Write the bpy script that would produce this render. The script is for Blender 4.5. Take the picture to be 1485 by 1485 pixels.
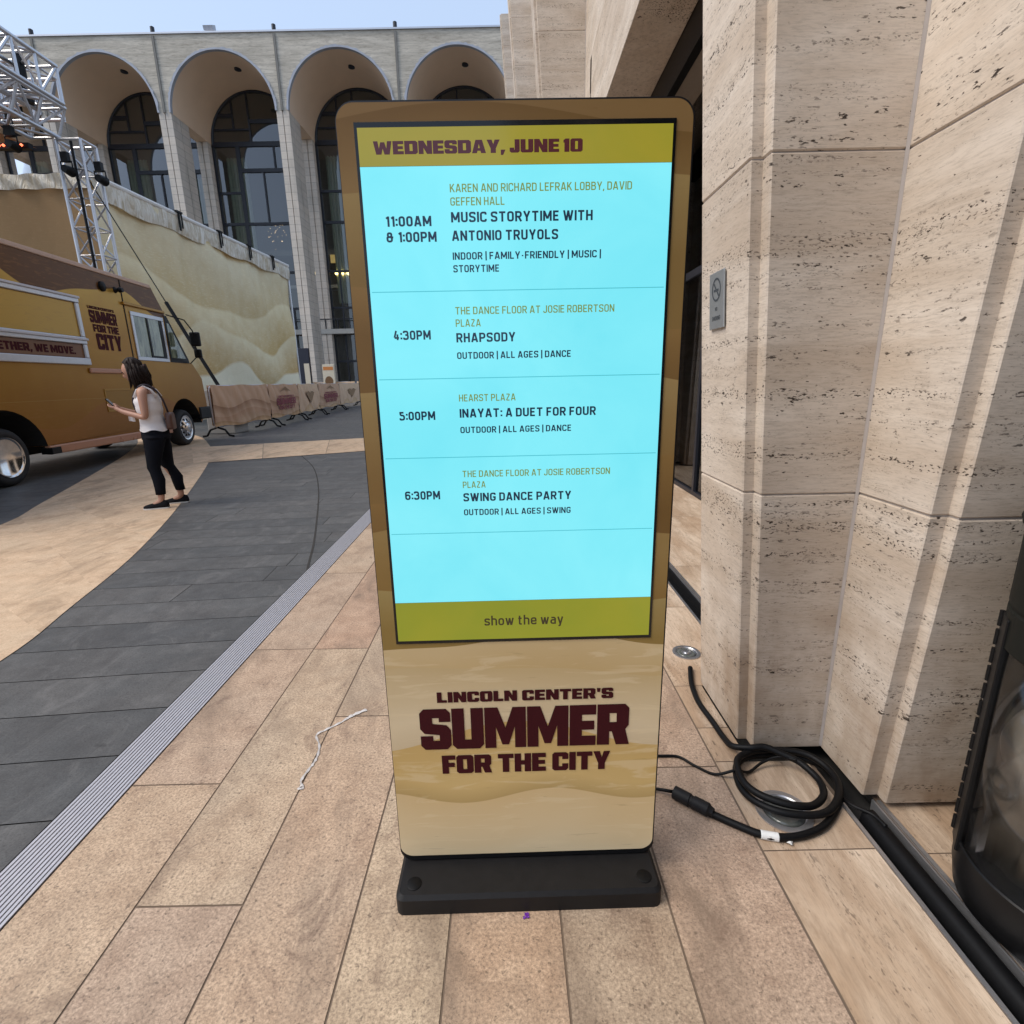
import bpy, bmesh, math, random
from mathutils import Vector, Matrix
from mathutils.geometry import tessellate_polygon
random.seed(7)
R = math.radians
S = bpy.context.scene
for o in list(bpy.data.objects): bpy.data.objects.remove(o)
COL = S.collection

# ------------------------------------------------------------------ camera
PITCH, ROLL, EYE = .2485, -.0206, 1.351
fw = Vector((0, math.cos(PITCH), -math.sin(PITCH)))
r0 = Vector((1, 0, 0)); u0 = r0.cross(fw)
rt = math.cos(ROLL)*r0 + math.sin(ROLL)*u0
up = -math.sin(ROLL)*r0 + math.cos(ROLL)*u0
cd = bpy.data.cameras.new("camera"); cam = bpy.data.objects.new("camera", cd); COL.objects.link(cam)
m = Matrix((rt, up, -fw)).transposed().to_4x4(); m.translation = (0, 0, EYE); cam.matrix_world = m
cd.angle = 2*math.atan(742.5/752.64); cd.clip_start = .05; cd.clip_end = 2000
S.camera = cam

# ------------------------------------------------------------------ light
SUN_EL, SUN_AZ = R(50), R(254)          # azimuth clockwise from +Y : from the left and a little behind
w = bpy.data.worlds.new("World"); S.world = w; w.use_nodes = True
nt = w.node_tree; bg = nt.nodes["Background"]
sky = nt.nodes.new("ShaderNodeTexSky"); sky.sky_type = 'NISHITA'; sky.sun_disc = False
sky.sun_elevation = SUN_EL; sky.sun_rotation = SUN_AZ; sky.dust_density = 3.2; sky.air_density = 1.0; sky.ozone_density = 1.2
hz = nt.nodes.new("ShaderNodeMixRGB"); hz.inputs[0].default_value = .5; hz.inputs[2].default_value = (6.0, 7.5, 9.9, 1)
nt.links.new(sky.outputs[0], hz.inputs[1]); nt.links.new(hz.outputs[0], bg.inputs[0])
bg.inputs[1].default_value = .140
sl = bpy.data.lights.new("sun", 'SUN'); sl.energy = 2.6; sl.angle = R(34); sl.color = (1, .925, .82)
sun = bpy.data.objects.new("sun", sl); COL.objects.link(sun)
sd = Vector((math.sin(SUN_AZ)*math.cos(SUN_EL), math.cos(SUN_AZ)*math.cos(SUN_EL), math.sin(SUN_EL)))
sun.rotation_euler = (-sd).to_track_quat('-Z', 'Y').to_euler(); sun.location = (0, 0, 60)
S.view_settings.view_transform = 'Standard'; S.view_settings.look = 'None'
EXPO = .10; S.view_settings.exposure = EXPO; S.view_settings.gamma = 1
S.cycles.max_bounces = 8

# ------------------------------------------------------------------ helpers: materials
def srgb(r, g, b):
    f = lambda c: (c/12.92 if c <= .04045 else ((c+.055)/1.055)**2.4)
    return (f(r/255), f(g/255), f(b/255))
class Mat:
    def __init__(s, name, rough=.6, metal=0., spec=.5):
        s.m = bpy.data.materials.new(name); s.m.use_nodes = True; s.nt = s.m.node_tree
        s.b = s.nt.nodes["Principled BSDF"]
        s.b.inputs["Roughness"].default_value = rough; s.b.inputs["Metallic"].default_value = metal
        s.b.inputs["Specular IOR Level"].default_value = spec
    def put(s, sock, v):
        if isinstance(v, bpy.types.NodeSocket): s.nt.links.new(v, sock)
        elif isinstance(v, (tuple, list)) and len(v) == 3 and sock.type == 'RGBA': sock.default_value = (*v, 1)
        else: sock.default_value = v
    def set(s, k, v): s.put(s.b.inputs[k], v); return s
    def math(s, op, a, b=0., c=None, clamp=False):
        n = s.nt.nodes.new("ShaderNodeMath"); n.operation = op; n.use_clamp = clamp
        s.put(n.inputs[0], a); s.put(n.inputs[1], b)
        if c is not None: s.put(n.inputs[2], c)
        return n.outputs[0]
    def mix(s, f, a, b, mode='MIX'):
        n = s.nt.nodes.new("ShaderNodeMixRGB"); n.blend_type = mode
        s.put(n.inputs[0], f); s.put(n.inputs[1], a); s.put(n.inputs[2], b); return n.outputs[0]
    def obj(s): return s.nt.nodes.new("ShaderNodeTexCoord").outputs["Object"]
    def pos(s): return s.nt.nodes.new("ShaderNodeNewGeometry").outputs["Position"]
    def scale(s, v, sc, rot=(0, 0, 0), loc=(0, 0, 0)):
        n = s.nt.nodes.new("ShaderNodeMapping"); s.put(n.inputs[0], v)
        n.inputs["Scale"].default_value = sc; n.inputs["Rotation"].default_value = rot; n.inputs["Location"].default_value = loc
        return n.outputs[0]
    def noise(s, v, sc=1., det=3., ro=.55, dist=0.):
        n = s.nt.nodes.new("ShaderNodeTexNoise"); s.put(n.inputs["Vector"], v)
        n.inputs["Scale"].default_value = sc; n.inputs["Detail"].default_value = det; n.inputs["Roughness"].default_value = ro
        n.inputs["Distortion"].default_value = dist
        return n.outputs["Fac"]
    def ramp(s, f, stops):
        n = s.nt.nodes.new("ShaderNodeValToRGB"); s.put(n.inputs[0], f); e = n.color_ramp.elements
        while len(e) < len(stops): e.new(.5)
        for q, (p, c) in zip(e, stops):
            q.position = p; q.color = (*c, 1) if isinstance(c, tuple) else (c, c, c, 1)
        return n.outputs[0]
    def step(s, v, lo, hi):
        n = s.nt.nodes.new("ShaderNodeMapRange"); n.clamp = True; s.put(n.inputs[0], v)
        n.inputs[1].default_value = lo; n.inputs[2].default_value = hi; return n.outputs[0]
    def attr(s, name):
        n = s.nt.nodes.new("ShaderNodeAttribute"); n.attribute_name = name; return n.outputs["Fac"]
    def sep(s, v):
        n = s.nt.nodes.new("ShaderNodeSeparateXYZ"); s.put(n.inputs[0], v); return n.outputs
    def bump(s, h, st=.3, d=.01):
        n = s.nt.nodes.new("ShaderNodeBump"); n.inputs["Strength"].default_value = st; n.inputs["Distance"].default_value = d
        s.put(n.inputs["Height"], h); s.put(s.b.inputs["Normal"], n.outputs[0]); return s

def plain(name, c, rough=.6, metal=0., var=.12, sc=20., spec=.5, bump=0.):
    g = Mat(name, rough, metal, spec); n = g.noise(g.obj(), sc, 4, .6)
    lo = tuple(x*(1-var) for x in c); hi = tuple(min(1, x*(1+var)) for x in c)
    g.set("Base Color", g.mix(n, lo, hi))
    g.set("Roughness", g.math('MULTIPLY_ADD', n, .25*rough, rough*.87))
    if bump: g.bump(n, bump, .004)
    return g.m

def travertine(name, base, warm, grain='z', pit=1., tone=False, seed=0.):
    """cream stone with fine bedding lines and rows of dark pits running along its bedding"""
    g = Mat(name, .62, 0, .3); tn = g.attr("tone")
    cx_ = g.nt.nodes.new("ShaderNodeCombineXYZ"); g.put(cx_.inputs[0], g.math('MULTIPLY_ADD', tn, 37., seed)); g.put(cx_.inputs[1], g.math('MULTIPLY', tn, 53.)); g.put(cx_.inputs[2], g.math('MULTIPLY', tn, 11.))
    va = g.nt.nodes.new("ShaderNodeVectorMath"); g.put(va.inputs[0], g.pos()); g.put(va.inputs[1], cx_.outputs[0]); v = va.outputs[0]
    k = (lambda a, b: (a, a, b)) if grain == 'z' else (lambda a, b: (b, a, b))
    N = lambda a, b, det=3, ro=.6, di=0.: g.noise(g.scale(v, k(a, b)), 1, det, ro, di)
    big = N(1.1, 5, 4, .6, .5); mid = N(6, 44, 5, .7, .5); fine = N(24, 210, 4, .75, .4); cloud = g.noise(v, 2.2, 4, .6)
    col = g.mix(g.step(big, .36, .62), base, warm)
    col = g.mix(g.math('MULTIPLY', g.step(mid, .45, .75), .36), col, tuple(x*.74 for x in warm))
    col = g.mix(g.math('MULTIPLY', g.step(fine, .47, .70), .5), col, tuple(x*.52 for x in warm))
    col = g.mix(g.math('MULTIPLY', g.step(cloud, .5, .75), .35), col, tuple(min(1, x*1.08) for x in base))
    rowa = g.step(N(.9, 27, 3, .6, .2), .53, .64); rowb = g.step(N(1.3, 13, 3, .6, .2), .52, .62)
    pa = g.math('MULTIPLY', g.step(N(74, 175, 2), .57, .63), rowa)
    pb = g.math('MULTIPLY', g.step(N(31, 88, 3), .61, .66), rowb)
    pc = g.step(N(40, 105, 2), .715, .745)
    pd = g.math('MULTIPLY', g.step(N(90, 230, 2), .60, .66), g.step(mid, .5, .62))
    pits = g.math('MAXIMUM', g.math('MAXIMUM', pa, pb), pc)
    pits = g.math('MULTIPLY', g.math('MAXIMUM', pits, g.math('MULTIPLY', pd, .55)), pit, clamp=True)
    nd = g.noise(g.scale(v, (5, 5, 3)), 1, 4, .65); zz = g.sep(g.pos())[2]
    if tone: col = g.mix(g.math('MULTIPLY', g.step(g.noise(g.scale(v, (14, 2.6, 1)), 1, 5, .7, .8), .48, .72), .65), col, (.27, .185, .12))
    if not tone: col = g.mix(1., col, g.mix(tn, (.90, .885, .87), (1.05, 1.04, 1.03)), 'MULTIPLY')
    if not tone: col = g.mix(g.math('MULTIPLY', g.step(zz, .95, .0), g.step(nd, .34, .70)), col, (.27, .18, .11))  # brown base dirt, carried higher to tint the shaded stone warmer
    col = g.mix(g.math('MULTIPLY', pits, .97), col, (.028, .018, .013))
    if tone: col = g.mix(1., col, g.mix(g.attr("tone"), (.82, .79, .76), (1.06, 1.04, 1.02)), 'MULTIPLY')
    g.set("Base Color", col)
    g.bump(g.math('SUBTRACT', g.math('MULTIPLY', fine, .12), pits), .4, .003)
    return g.m

M = {}
M['trav'] = travertine("travertine", (.71, .63, .54), (.56, .465, .37))
M['trav_floor'] = travertine("travertine_floor", (.66, .54, .42), (.44, .315, .215), 'y', .5, True, 3.)
M['black'] = plain("black_metal", (.006, .006, .0065), .4, 0, .3, 30, spec=.2)
M['rubber'] = plain("black_rubber", (.004, .004, .0045), .5, 0, .3, 60, spec=.2)
M['charcoal'] = plain("charcoal_plastic", (.011, .0105, .0112), .55, 0, .3, 40, bump=.05, spec=.25)
M['steel'] = plain("brushed_steel", (.52, .51, .54), .42, .45, .12, 50)
M['alu'] = plain("aluminium", (.56, .56, .58), .34, .85, .12, 30)
M['dark'] = plain("dark_recess", (.012, .011, .010), .9)
M['bronze'] = plain("dark_bronze_frame", (.012, .014, .022), .45)

def granite(name, lo, hi, tone=True, rough=.6, stain=.5, speck=.5, tones=None, sp_=.35, dust=0.):
    g = Mat(name, rough, 0, sp_); tn = g.attr("tone")
    cx_ = g.nt.nodes.new("ShaderNodeCombineXYZ"); g.put(cx_.inputs[0], g.math('MULTIPLY', tn, 41.)); g.put(cx_.inputs[1], g.math('MULTIPLY', tn, 67.))
    va = g.nt.nodes.new("ShaderNodeVectorMath"); g.put(va.inputs[0], g.pos()); g.put(va.inputs[1], cx_.outputs[0]); v = va.outputs[0]
    g1 = g.noise(v, 130, 4, .8); g2 = g.noise(v, 70, 2, .6); g3 = g.noise(v, 380, 2, .6); soft = g.noise(v, 9, 5, .7, .4)
    blot = g.noise(g.scale(v, (2.4, .9, 1)), 1.3, 5, .68, .6); smear = g.noise(g.scale(v, (4.2, 2.6, 1)), 1, 6, .78, 1.2); dots = g.noise(v, 6, 2, .5)
    hue = g.noise(v, 2.6, 3, .6)
    col = g.mix(g.step(soft, .28, .72), lo, hi)
    col = g.mix(g.math('MULTIPLY', g.step(hue, .45, .72), .5), col, (hi[0]*.86, hi[1]*.92, hi[2]*.96))
    if tone: col = g.mix(1., col, g.ramp(g.attr("tone"), tones or [(0., (.80, .81, .82)), (1., (1.1, 1.08, 1.06))]), 'MULTIPLY')
    col = g.mix(g.math('MULTIPLY', g.step(g1, .46, .66), speck), col, tuple(x*.45 for x in lo))
    col = g.mix(g.math('MULTIPLY', g.step(g1, .44, .30), speck*.55), col, tuple(min(.9, x*1.4) for x in hi))
    col = g.mix(g.math('MULTIPLY', g.step(g2, .62, .70), speck*.8), col, tuple(x*.28 for x in lo))
    col = g.mix(g.math('MULTIPLY', g.step(g3, .58, .66), speck*.35), col, tuple(x*.35 for x in lo))
    col = g.mix(g.math('MULTIPLY', g.step(blot, .49, .70), stain*.8), col, tuple(x*.50 for x in lo))
    col = g.mix(g.math('MULTIPLY', g.step(smear, .55, .72), stain*.7), col, (lo[0]*.36, lo[1]*.30, lo[2]*.30))
    col = g.mix(g.math('MULTIPLY', g.step(dots, .755, .78), .6), col, tuple(x*.25 for x in lo))
    if dust: col = g.mix(g.math('MULTIPLY', g.step(smear, .48, .30), dust), col, (.20, .195, .19))
    g.set("Base Color", col); g.set("Roughness", g.math('MULTIPLY_ADD', blot, -.2, rough+.1)); g.bump(g1, .15, .0015)
    return g.m
M['pink'] = granite("pink_granite", (.37, .265, .19), (.60, .46, .345), stain=1., speck=.85, tones=[(0., (.80, .82, .80)), (.25, (1.02, .96, .92)), (.5, (.90, .86, .86)), (.75, (1.05, 1.05, .97)), (1., (.98, .86, .80))])
M['tan'] = granite("tan_granite", (.50, .345, .22), (.70, .515, .35), stain=.9, speck=.35)
M['darkg'] = granite("dark_granite", (.080, .079, .079), (.128, .127, .126), rough=.55, stain=.45, speck=.5, sp_=.26, dust=.35)
M['mortar'] = plain("grey_mortar", (.36, .315, .285), .9, 0, .25, 8)
M['joint'] = plain("dark_joint", (.03, .027, .024), .9)
M['grout'] = plain("sandy_grout", (.155, .110, .078), .9, 0, .35, 6)

def streaks(g, v): return g.noise(g.scale(v, (1.2, 1.2, 14)), 1, 5, .65, .3)

# dune artwork printed on vinyl: layers of (edge function, colour at edge, colour below, fade length)
def dunes(name, bottom, layers, rough=.45, ax='X', sheen=None, wrinkle=0., coat=0., metal=0.):
    g = Mat(name, rough, metal, .4); o = g.obj(); sp = g.sep(o)
    x, z = sp[0], sp[2]
    wob = g.noise(g.scale(o, (.9, .9, .9)), 2.2, 2, .5)
    col = bottom
    for (a, terms, c1, c2, fade) in layers:
        e = a
        for (amp, k, ph) in terms:
            t = g.math('MULTIPLY', g.math('SINE', g.math('MULTIPLY_ADD', x, k, ph)), amp)
            e = g.math('ADD', t, e)
        d = g.math('SUBTRACT', e, z)                       # >0 below the edge
        ms = g.step(d, -.0015 if fade < .4 else (-.008 if metal else -.07), .0015 if fade < .4 else (.008 if metal else .07))
        fd = g.step(g.math('MULTIPLY_ADD', g.math('SUBTRACT', wob, .5), fade*.7, d), 0, fade)
        col = g.mix(ms, col, g.mix(fd, c1, c2))
    n = g.noise(g.scale(o, (1.5, 1.5, 9)), 3, 4, .6, .6)
    col = g.mix(g.math('MULTIPLY', g.step(n, .55, .62), .16), col, tuple(min(1, q*1.25+.02) for q in layers[-1][2]))
    g.set("Base Color", col); g.set("Specular IOR Level", .28)
    if coat: g.set("Coat Weight", coat); g.set("Coat Roughness", .12)
    if wrinkle: g.bump(g.noise(g.scale(o, (1, 1, .6)), 2.5, 3, .6, 1.), wrinkle, .12)
    return g.m

# ------------------------------------------------------------------ helpers: meshes and objects
class MB:
    def __init__(s): s.v = []; s.f = []; s.mi = []; s.tone = []; s.cm = 0; s.ct = .5
    def add(s, vs, fs):
        n = len(s.v); s.v += [tuple(p) for p in vs]
        for f in fs: s.f.append(tuple(i+n for i in f)); s.mi.append(s.cm); s.tone.append(s.ct)
        return s
    def hexa(s, p):     # bottom 4 ccw, top 4 ccw
        return s.add(p, [(3, 2, 1, 0), (4, 5, 6, 7), (0, 1, 5, 4), (1, 2, 6, 5), (2, 3, 7, 6), (3, 0, 4, 7)])
    def box(s, x0, x1, y0, y1, z0, z1):
        return s.hexa([(x0, y0, z0), (x1, y0, z0), (x1, y1, z0), (x0, y1, z0), (x0, y0, z1), (x1, y0, z1), (x1, y1, z1), (x0, y1, z1)])
    def quad(s, *p): return s.add(p, [tuple(range(len(p)))])
    def tube(s, pts, r, n=8, closed=False, caps=True):
        pts = [Vector(p) for p in pts]; N = len(pts); rs = r if isinstance(r, (list, tuple)) else [r]*N
        vs = []; prev = None
        for i, p in enumerate(pts):
            a = pts[(i-1) % N] if (closed or i > 0) else p; b = pts[(i+1) % N] if (closed or i < N-1) else p
            t = (b-a).normalized()
            if prev is None:
                q = Vector((0, 0, 1)) if abs(t.z) < .9 else Vector((1, 0, 0)); nx = t.cross(q).normalized()
            else:
                nx = (prev - t*prev.dot(t)); nx = nx.normalized() if nx.length > 1e-6 else t.orthogonal().normalized()
            prev = nx; ny = t.cross(nx)
            for k in range(n):
                an = 2*math.pi*k/n; vs.append(p + (nx*math.cos(an)+ny*math.sin(an))*rs[i])
        fs = []
        for i in range(N if closed else N-1):
            j = (i+1) % N
            for k in range(n): fs.append((i*n+k, i*n+(k+1) % n, j*n+(k+1) % n, j*n+k))
        if caps and not closed: fs += [tuple(reversed(range(n))), tuple((N-1)*n+k for k in range(n))]
        return s.add(vs, fs)
    def lathe(s, prof, c=(0, 0, 0), axis='z', n=32):
        vs = []; fs = []
        for (r, h) in prof:
            for k in range(n):
                a = 2*math.pi*k/n; x, y = r*math.cos(a), r*math.sin(a)
                p = (x, y, h) if axis == 'z' else (x, h, y) if axis == 'y' else (h, x, y)
                vs.append((p[0]+c[0], p[1]+c[1], p[2]+c[2]))
        for i in range(len(prof)-1):
            for k in range(n): fs.append((i*n+k, i*n+(k+1) % n, (i+1)*n+(k+1) % n, (i+1)*n+k))
        if prof[0][0] > 1e-4: fs.append(tuple(reversed(range(n))))
        if prof[-1][0] > 1e-4: fs.append(tuple((len(prof)-1)*n+k for k in range(n)))
        return s.add(vs, fs)
    def prism(s, poly, y0, y1):      # polygon in xz extruded along y
        n = len(poly); vs = [(x, y0, z) for x, z in poly]+[(x, y1, z) for x, z in poly]
        fs = [tuple(range(n)), tuple(reversed(range(n, 2*n)))]+[(i, n+i, n+(i+1) % n, (i+1) % n) for i in range(n)]
        return s.add(vs, fs)
    def rings(s, rings, caps=True):   # list of equal-length loops
        n = len(rings[0]); vs = [p for r in rings for p in r]; fs = []
        for i in range(len(rings)-1):
            for k in range(n): fs.append((i*n+k, i*n+(k+1) % n, (i+1)*n+(k+1) % n, (i+1)*n+k))
        if caps: fs += [tuple(reversed(range(n))), tuple((len(rings)-1)*n+k for k in range(n))]
        return s.add(vs, fs)
    def grid(s, fn, nu, nv):
        vs = [fn(i/nu, j/nv) for j in range(nv+1) for i in range(nu+1)]
        fs = [(j*(nu+1)+i, j*(nu+1)+i+1, (j+1)*(nu+1)+i+1, (j+1)*(nu+1)+i) for j in range(nv) for i in range(nu)]
        return s.add(vs, fs)
    def build(s, name, mats, parent=None, smooth=False, bevel=0., seg=2, fix=True, sharp=None):
        me = bpy.data.meshes.new(name); me.from_pydata(s.v, [], s.f)
        if not isinstance(mats, (list, tuple)): mats = [mats]
        for q in mats: me.materials.append(q)
        me.polygons.foreach_set("material_index", s.mi)
        at = me.attributes.new("tone", 'FLOAT', 'FACE'); at.data.foreach_set("value", s.tone)
        if fix:
            bm = bmesh.new(); bm.from_mesh(me); bmesh.ops.recalc_face_normals(bm, faces=bm.faces); bm.to_mesh(me); bm.free()
        if smooth:
            me.polygons.foreach_set("use_smooth", [True]*len(me.polygons))
            if sharp: me.set_sharp_from_angle(angle=R(sharp))
        o = bpy.data.objects.new(name, me); COL.objects.link(o)
        if parent: o.parent = parent
        if bevel:
            md = o.modifiers.new("bevel", 'BEVEL'); md.width = bevel; md.segments = seg; md.limit_method = 'ANGLE'; md.angle_limit = R(35)
            md.harden_normals = False
        return o

def tag(o, label, cat, group=None):
    o["label"] = label; o["category"] = cat
    if group: o["group"] = group
    return o
def thing(name, label, cat, loc=(0, 0, 0), rz=0., group=None):
    o = bpy.data.objects.new(name, None); o.empty_display_size = .2; COL.objects.link(o)
    o.location = loc; o.rotation_euler = (0, 0, rz); return tag(o, label, cat, group)
def struct(o): o["kind"] = "structure"; return o
def copy_tree(o, parent=None):
    c = o.copy(); COL.objects.link(c)
    if parent: c.parent = parent
    for ch in list(o.children): copy_tree(ch, c)
    return c
def rrect(x0, x1, z0, z1, r, n=6):
    out = []
    for cx, cz, a0 in ((x1-r, z0+r, -90), (x1-r, z1-r, 0), (x0+r, z1-r, 90), (x0+r, z0+r, 180)):
        for k in range(n+1):
            a = R(a0+90*k/n); out.append((cx+r*math.cos(a), cz+r*math.sin(a)))
    return out

# lettering ------------------------------------------------------------
b_, s_, c_ = .24, .30, .1
def GLY(ch):
    b, s, c = b_, s_, c_
    w = .74
    T = {
     'I': (.30, [(0,0),(s,0),(s,1),(0,1)], []),
     'L': (.62, [(0,0),(.62,0),(.62,b),(s,b),(s,1),(0,1)], []),
     'N': (.80, [(0,0),(.29,0),(.29,.46),(.49,0),(.80,0),(.80,1),(.51,1),(.51,.54),(.31,1),(0,1)], []),
     'C': (.74, [(w,.38),(w,.12),(w-c,0),(c,0),(0,c),(0,1-c),(c,1),(w-c,1),(w,1-c),(w,.62),(.46,.62),(.46,.77),(s,.77),(s,.23),(.46,.23),(.46,.38)], []),
     'O': (.78, [(c,0),(.68,0),(.78,c),(.78,1-c),(.68,1),(c,1),(0,1-c),(0,c)], [(.30,.23),(.48,.23),(.48,.77),(.30,.77)]),
     'E': (.64, [(0,0),(.64,0),(.64,b),(s,b),(s,.39),(.6,.39),(.6,.61),(s,.61),(s,1-b),(.64,1-b),(.64,1),(0,1)], []),
     'T': (.72, [(.21,0),(.51,0),(.51,1-b),(.72,1-b),(.72,1),(0,1),(0,1-b),(.21,1-b)], []),
     'R': (.79, [(0,0),(s,0),(s,.33),(.36,.33),(.47,0),(.79,0),(.69,.38),(.77,.48),(.77,1-c),(.67,1),(0,1)], [(s,.56),(.47,.56),(.47,.78),(s,.78)]),
     "'": (.24, [(.03,.62),(.21,.62),(.24,1),(0,1)], []),
     'S': (.74, [(0,.34),(0,c),(c,0),(w-c,0),(w,c),(w,.48),(w-c,.6),(s,.64),(s,.78),(.46,.78),(.46,.68),(w,.68),(w,1-c),(w-c,1),(c,1),(0,1-c),(0,.52),(c,.4),(.46,.36),(.46,.22),(s,.22),(s,.34)], []),
     'U': (.76, [(0,1),(0,c),(c,0),(.66,0),(.76,c),(.76,1),(.46,1),(.46,.23),(s,.23),(s,1)], []),
     'M': (1.0, [(0,0),(.27,0),(.27,.52),(.42,.08),(.58,.08),(.73,.52),(.73,0),(1,0),(1,1),(.68,1),(.5,.5),(.32,1),(0,1)], []),
     'F': (.62, [(0,0),(s,0),(s,.36),(.58,.36),(.58,.6),(s,.6),(s,1-b),(.62,1-b),(.62,1),(0,1)], []),
     'H': (.76, [(0,0),(s,0),(s,.38),(.46,.38),(.46,0),(.76,0),(.76,1),(.46,1),(.46,.62),(s,.62),(s,1),(0,1)], []),
     'Y': (.78, [(.23,0),(.54,0),(.54,.34),(.78,1),(.48,1),(.39,.66),(.3,1),(0,1),(.23,.34)], []),
     'W': (1.1, [(.15,0),(.46,0),(.55,.44),(.64,0),(.95,0),(1.1,1),(.83,1),(.77,.45),(.67,.92),(.43,.92),(.33,.45),(.27,1),(0,1)], []),
     'D': (.78, [(0,0),(.66,0),(.78,.12),(.78,.88),(.66,1),(0,1)], [(s,.24),(.48,.24),(.48,.76),(s,.76)]),
     'A': (.83, [(0,0),(.29,0),(.33,.18),(.5,.18),(.54,0),(.83,0),(.61,1),(.22,1)], [(.36,.38),(.47,.38),(.415,.7)]),
     'V': (.80, [(.24,0),(.56,0),(.8,1),(.5,1),(.4,.4),(.3,1),(0,1)], []),
     'G': (.74, [(w,.52),(w,c),(w-c,0),(c,0),(0,c),(0,1-c),(c,1),(w-c,1),(w,1-c),(w,.66),(.46,.66),(.46,.78),(s,.78),(s,.22),(.46,.22),(.46,.33),(.39,.33),(.39,.52)], []),
     'J': (.60, [(0,.38),(0,c),(c,0),(.5,0),(.6,c),(.6,1),(.3,1),(.3,.23),(.27,.23),(.27,.38)], []),
     '1': (.36, [(.06,0),(.36,0),(.36,1),(.12,1),(0,.88),(0,.70),(.06,.70)], []),
     '0': (.74, [(c,0),(.64,0),(.74,c),(.74,1-c),(.64,1),(c,1),(0,1-c),(0,c)], [(.29,.2),(.45,.2),(.45,.8),(.29,.8)]),
     ',': (.28, [(0,-.16),(.14,-.16),(.28,.24),(0,.24)], []),
     '.': (.26, [(0,0),(.26,0),(.26,.24),(0,.24)], []),
    }
    return T[ch]
def heavy(mb, text, x0, x1, z0, z1, y, gap=.055, sp=.22):
    cur = 0; G = []
    for ch in text:
        if ch == ' ': cur += sp; continue
        wd, out, hole = GLY(ch); G.append((cur, out, hole)); cur += wd+gap
    k = (x1-x0)/(cur-gap); h = z1-z0
    for cx, out, hole in G:
        polys = [[Vector((px, pz, 0)) for px, pz in out]]
        if hole: polys.append([Vector((px, pz, 0)) for px, pz in hole])
        tris = tessellate_polygon(polys); pts = [p for q in polys for p in q]
        mb.add([(x0+(cx+p.x)*k, y, z0+p.y*h) for p in pts], [tuple(t) for t in tris])
    return mb
def fillet(pts, r, closed):
    P = [Vector((x, y)) for x, y in pts]; N = len(P); out = []
    for i, p in enumerate(P):
        if not closed and i in (0, N-1): out.append(p); continue
        a, b = P[(i-1) % N]-p, P[(i+1) % N]-p; q = min(r, a.length*.48, b.length*.48)
        p0, p1 = p+a.normalized()*q, p+b.normalized()*q
        for k in range(6):
            t = k/5; out.append(p0*(1-t)**2+p*2*t*(1-t)+p1*t*t)
    return out
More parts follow.
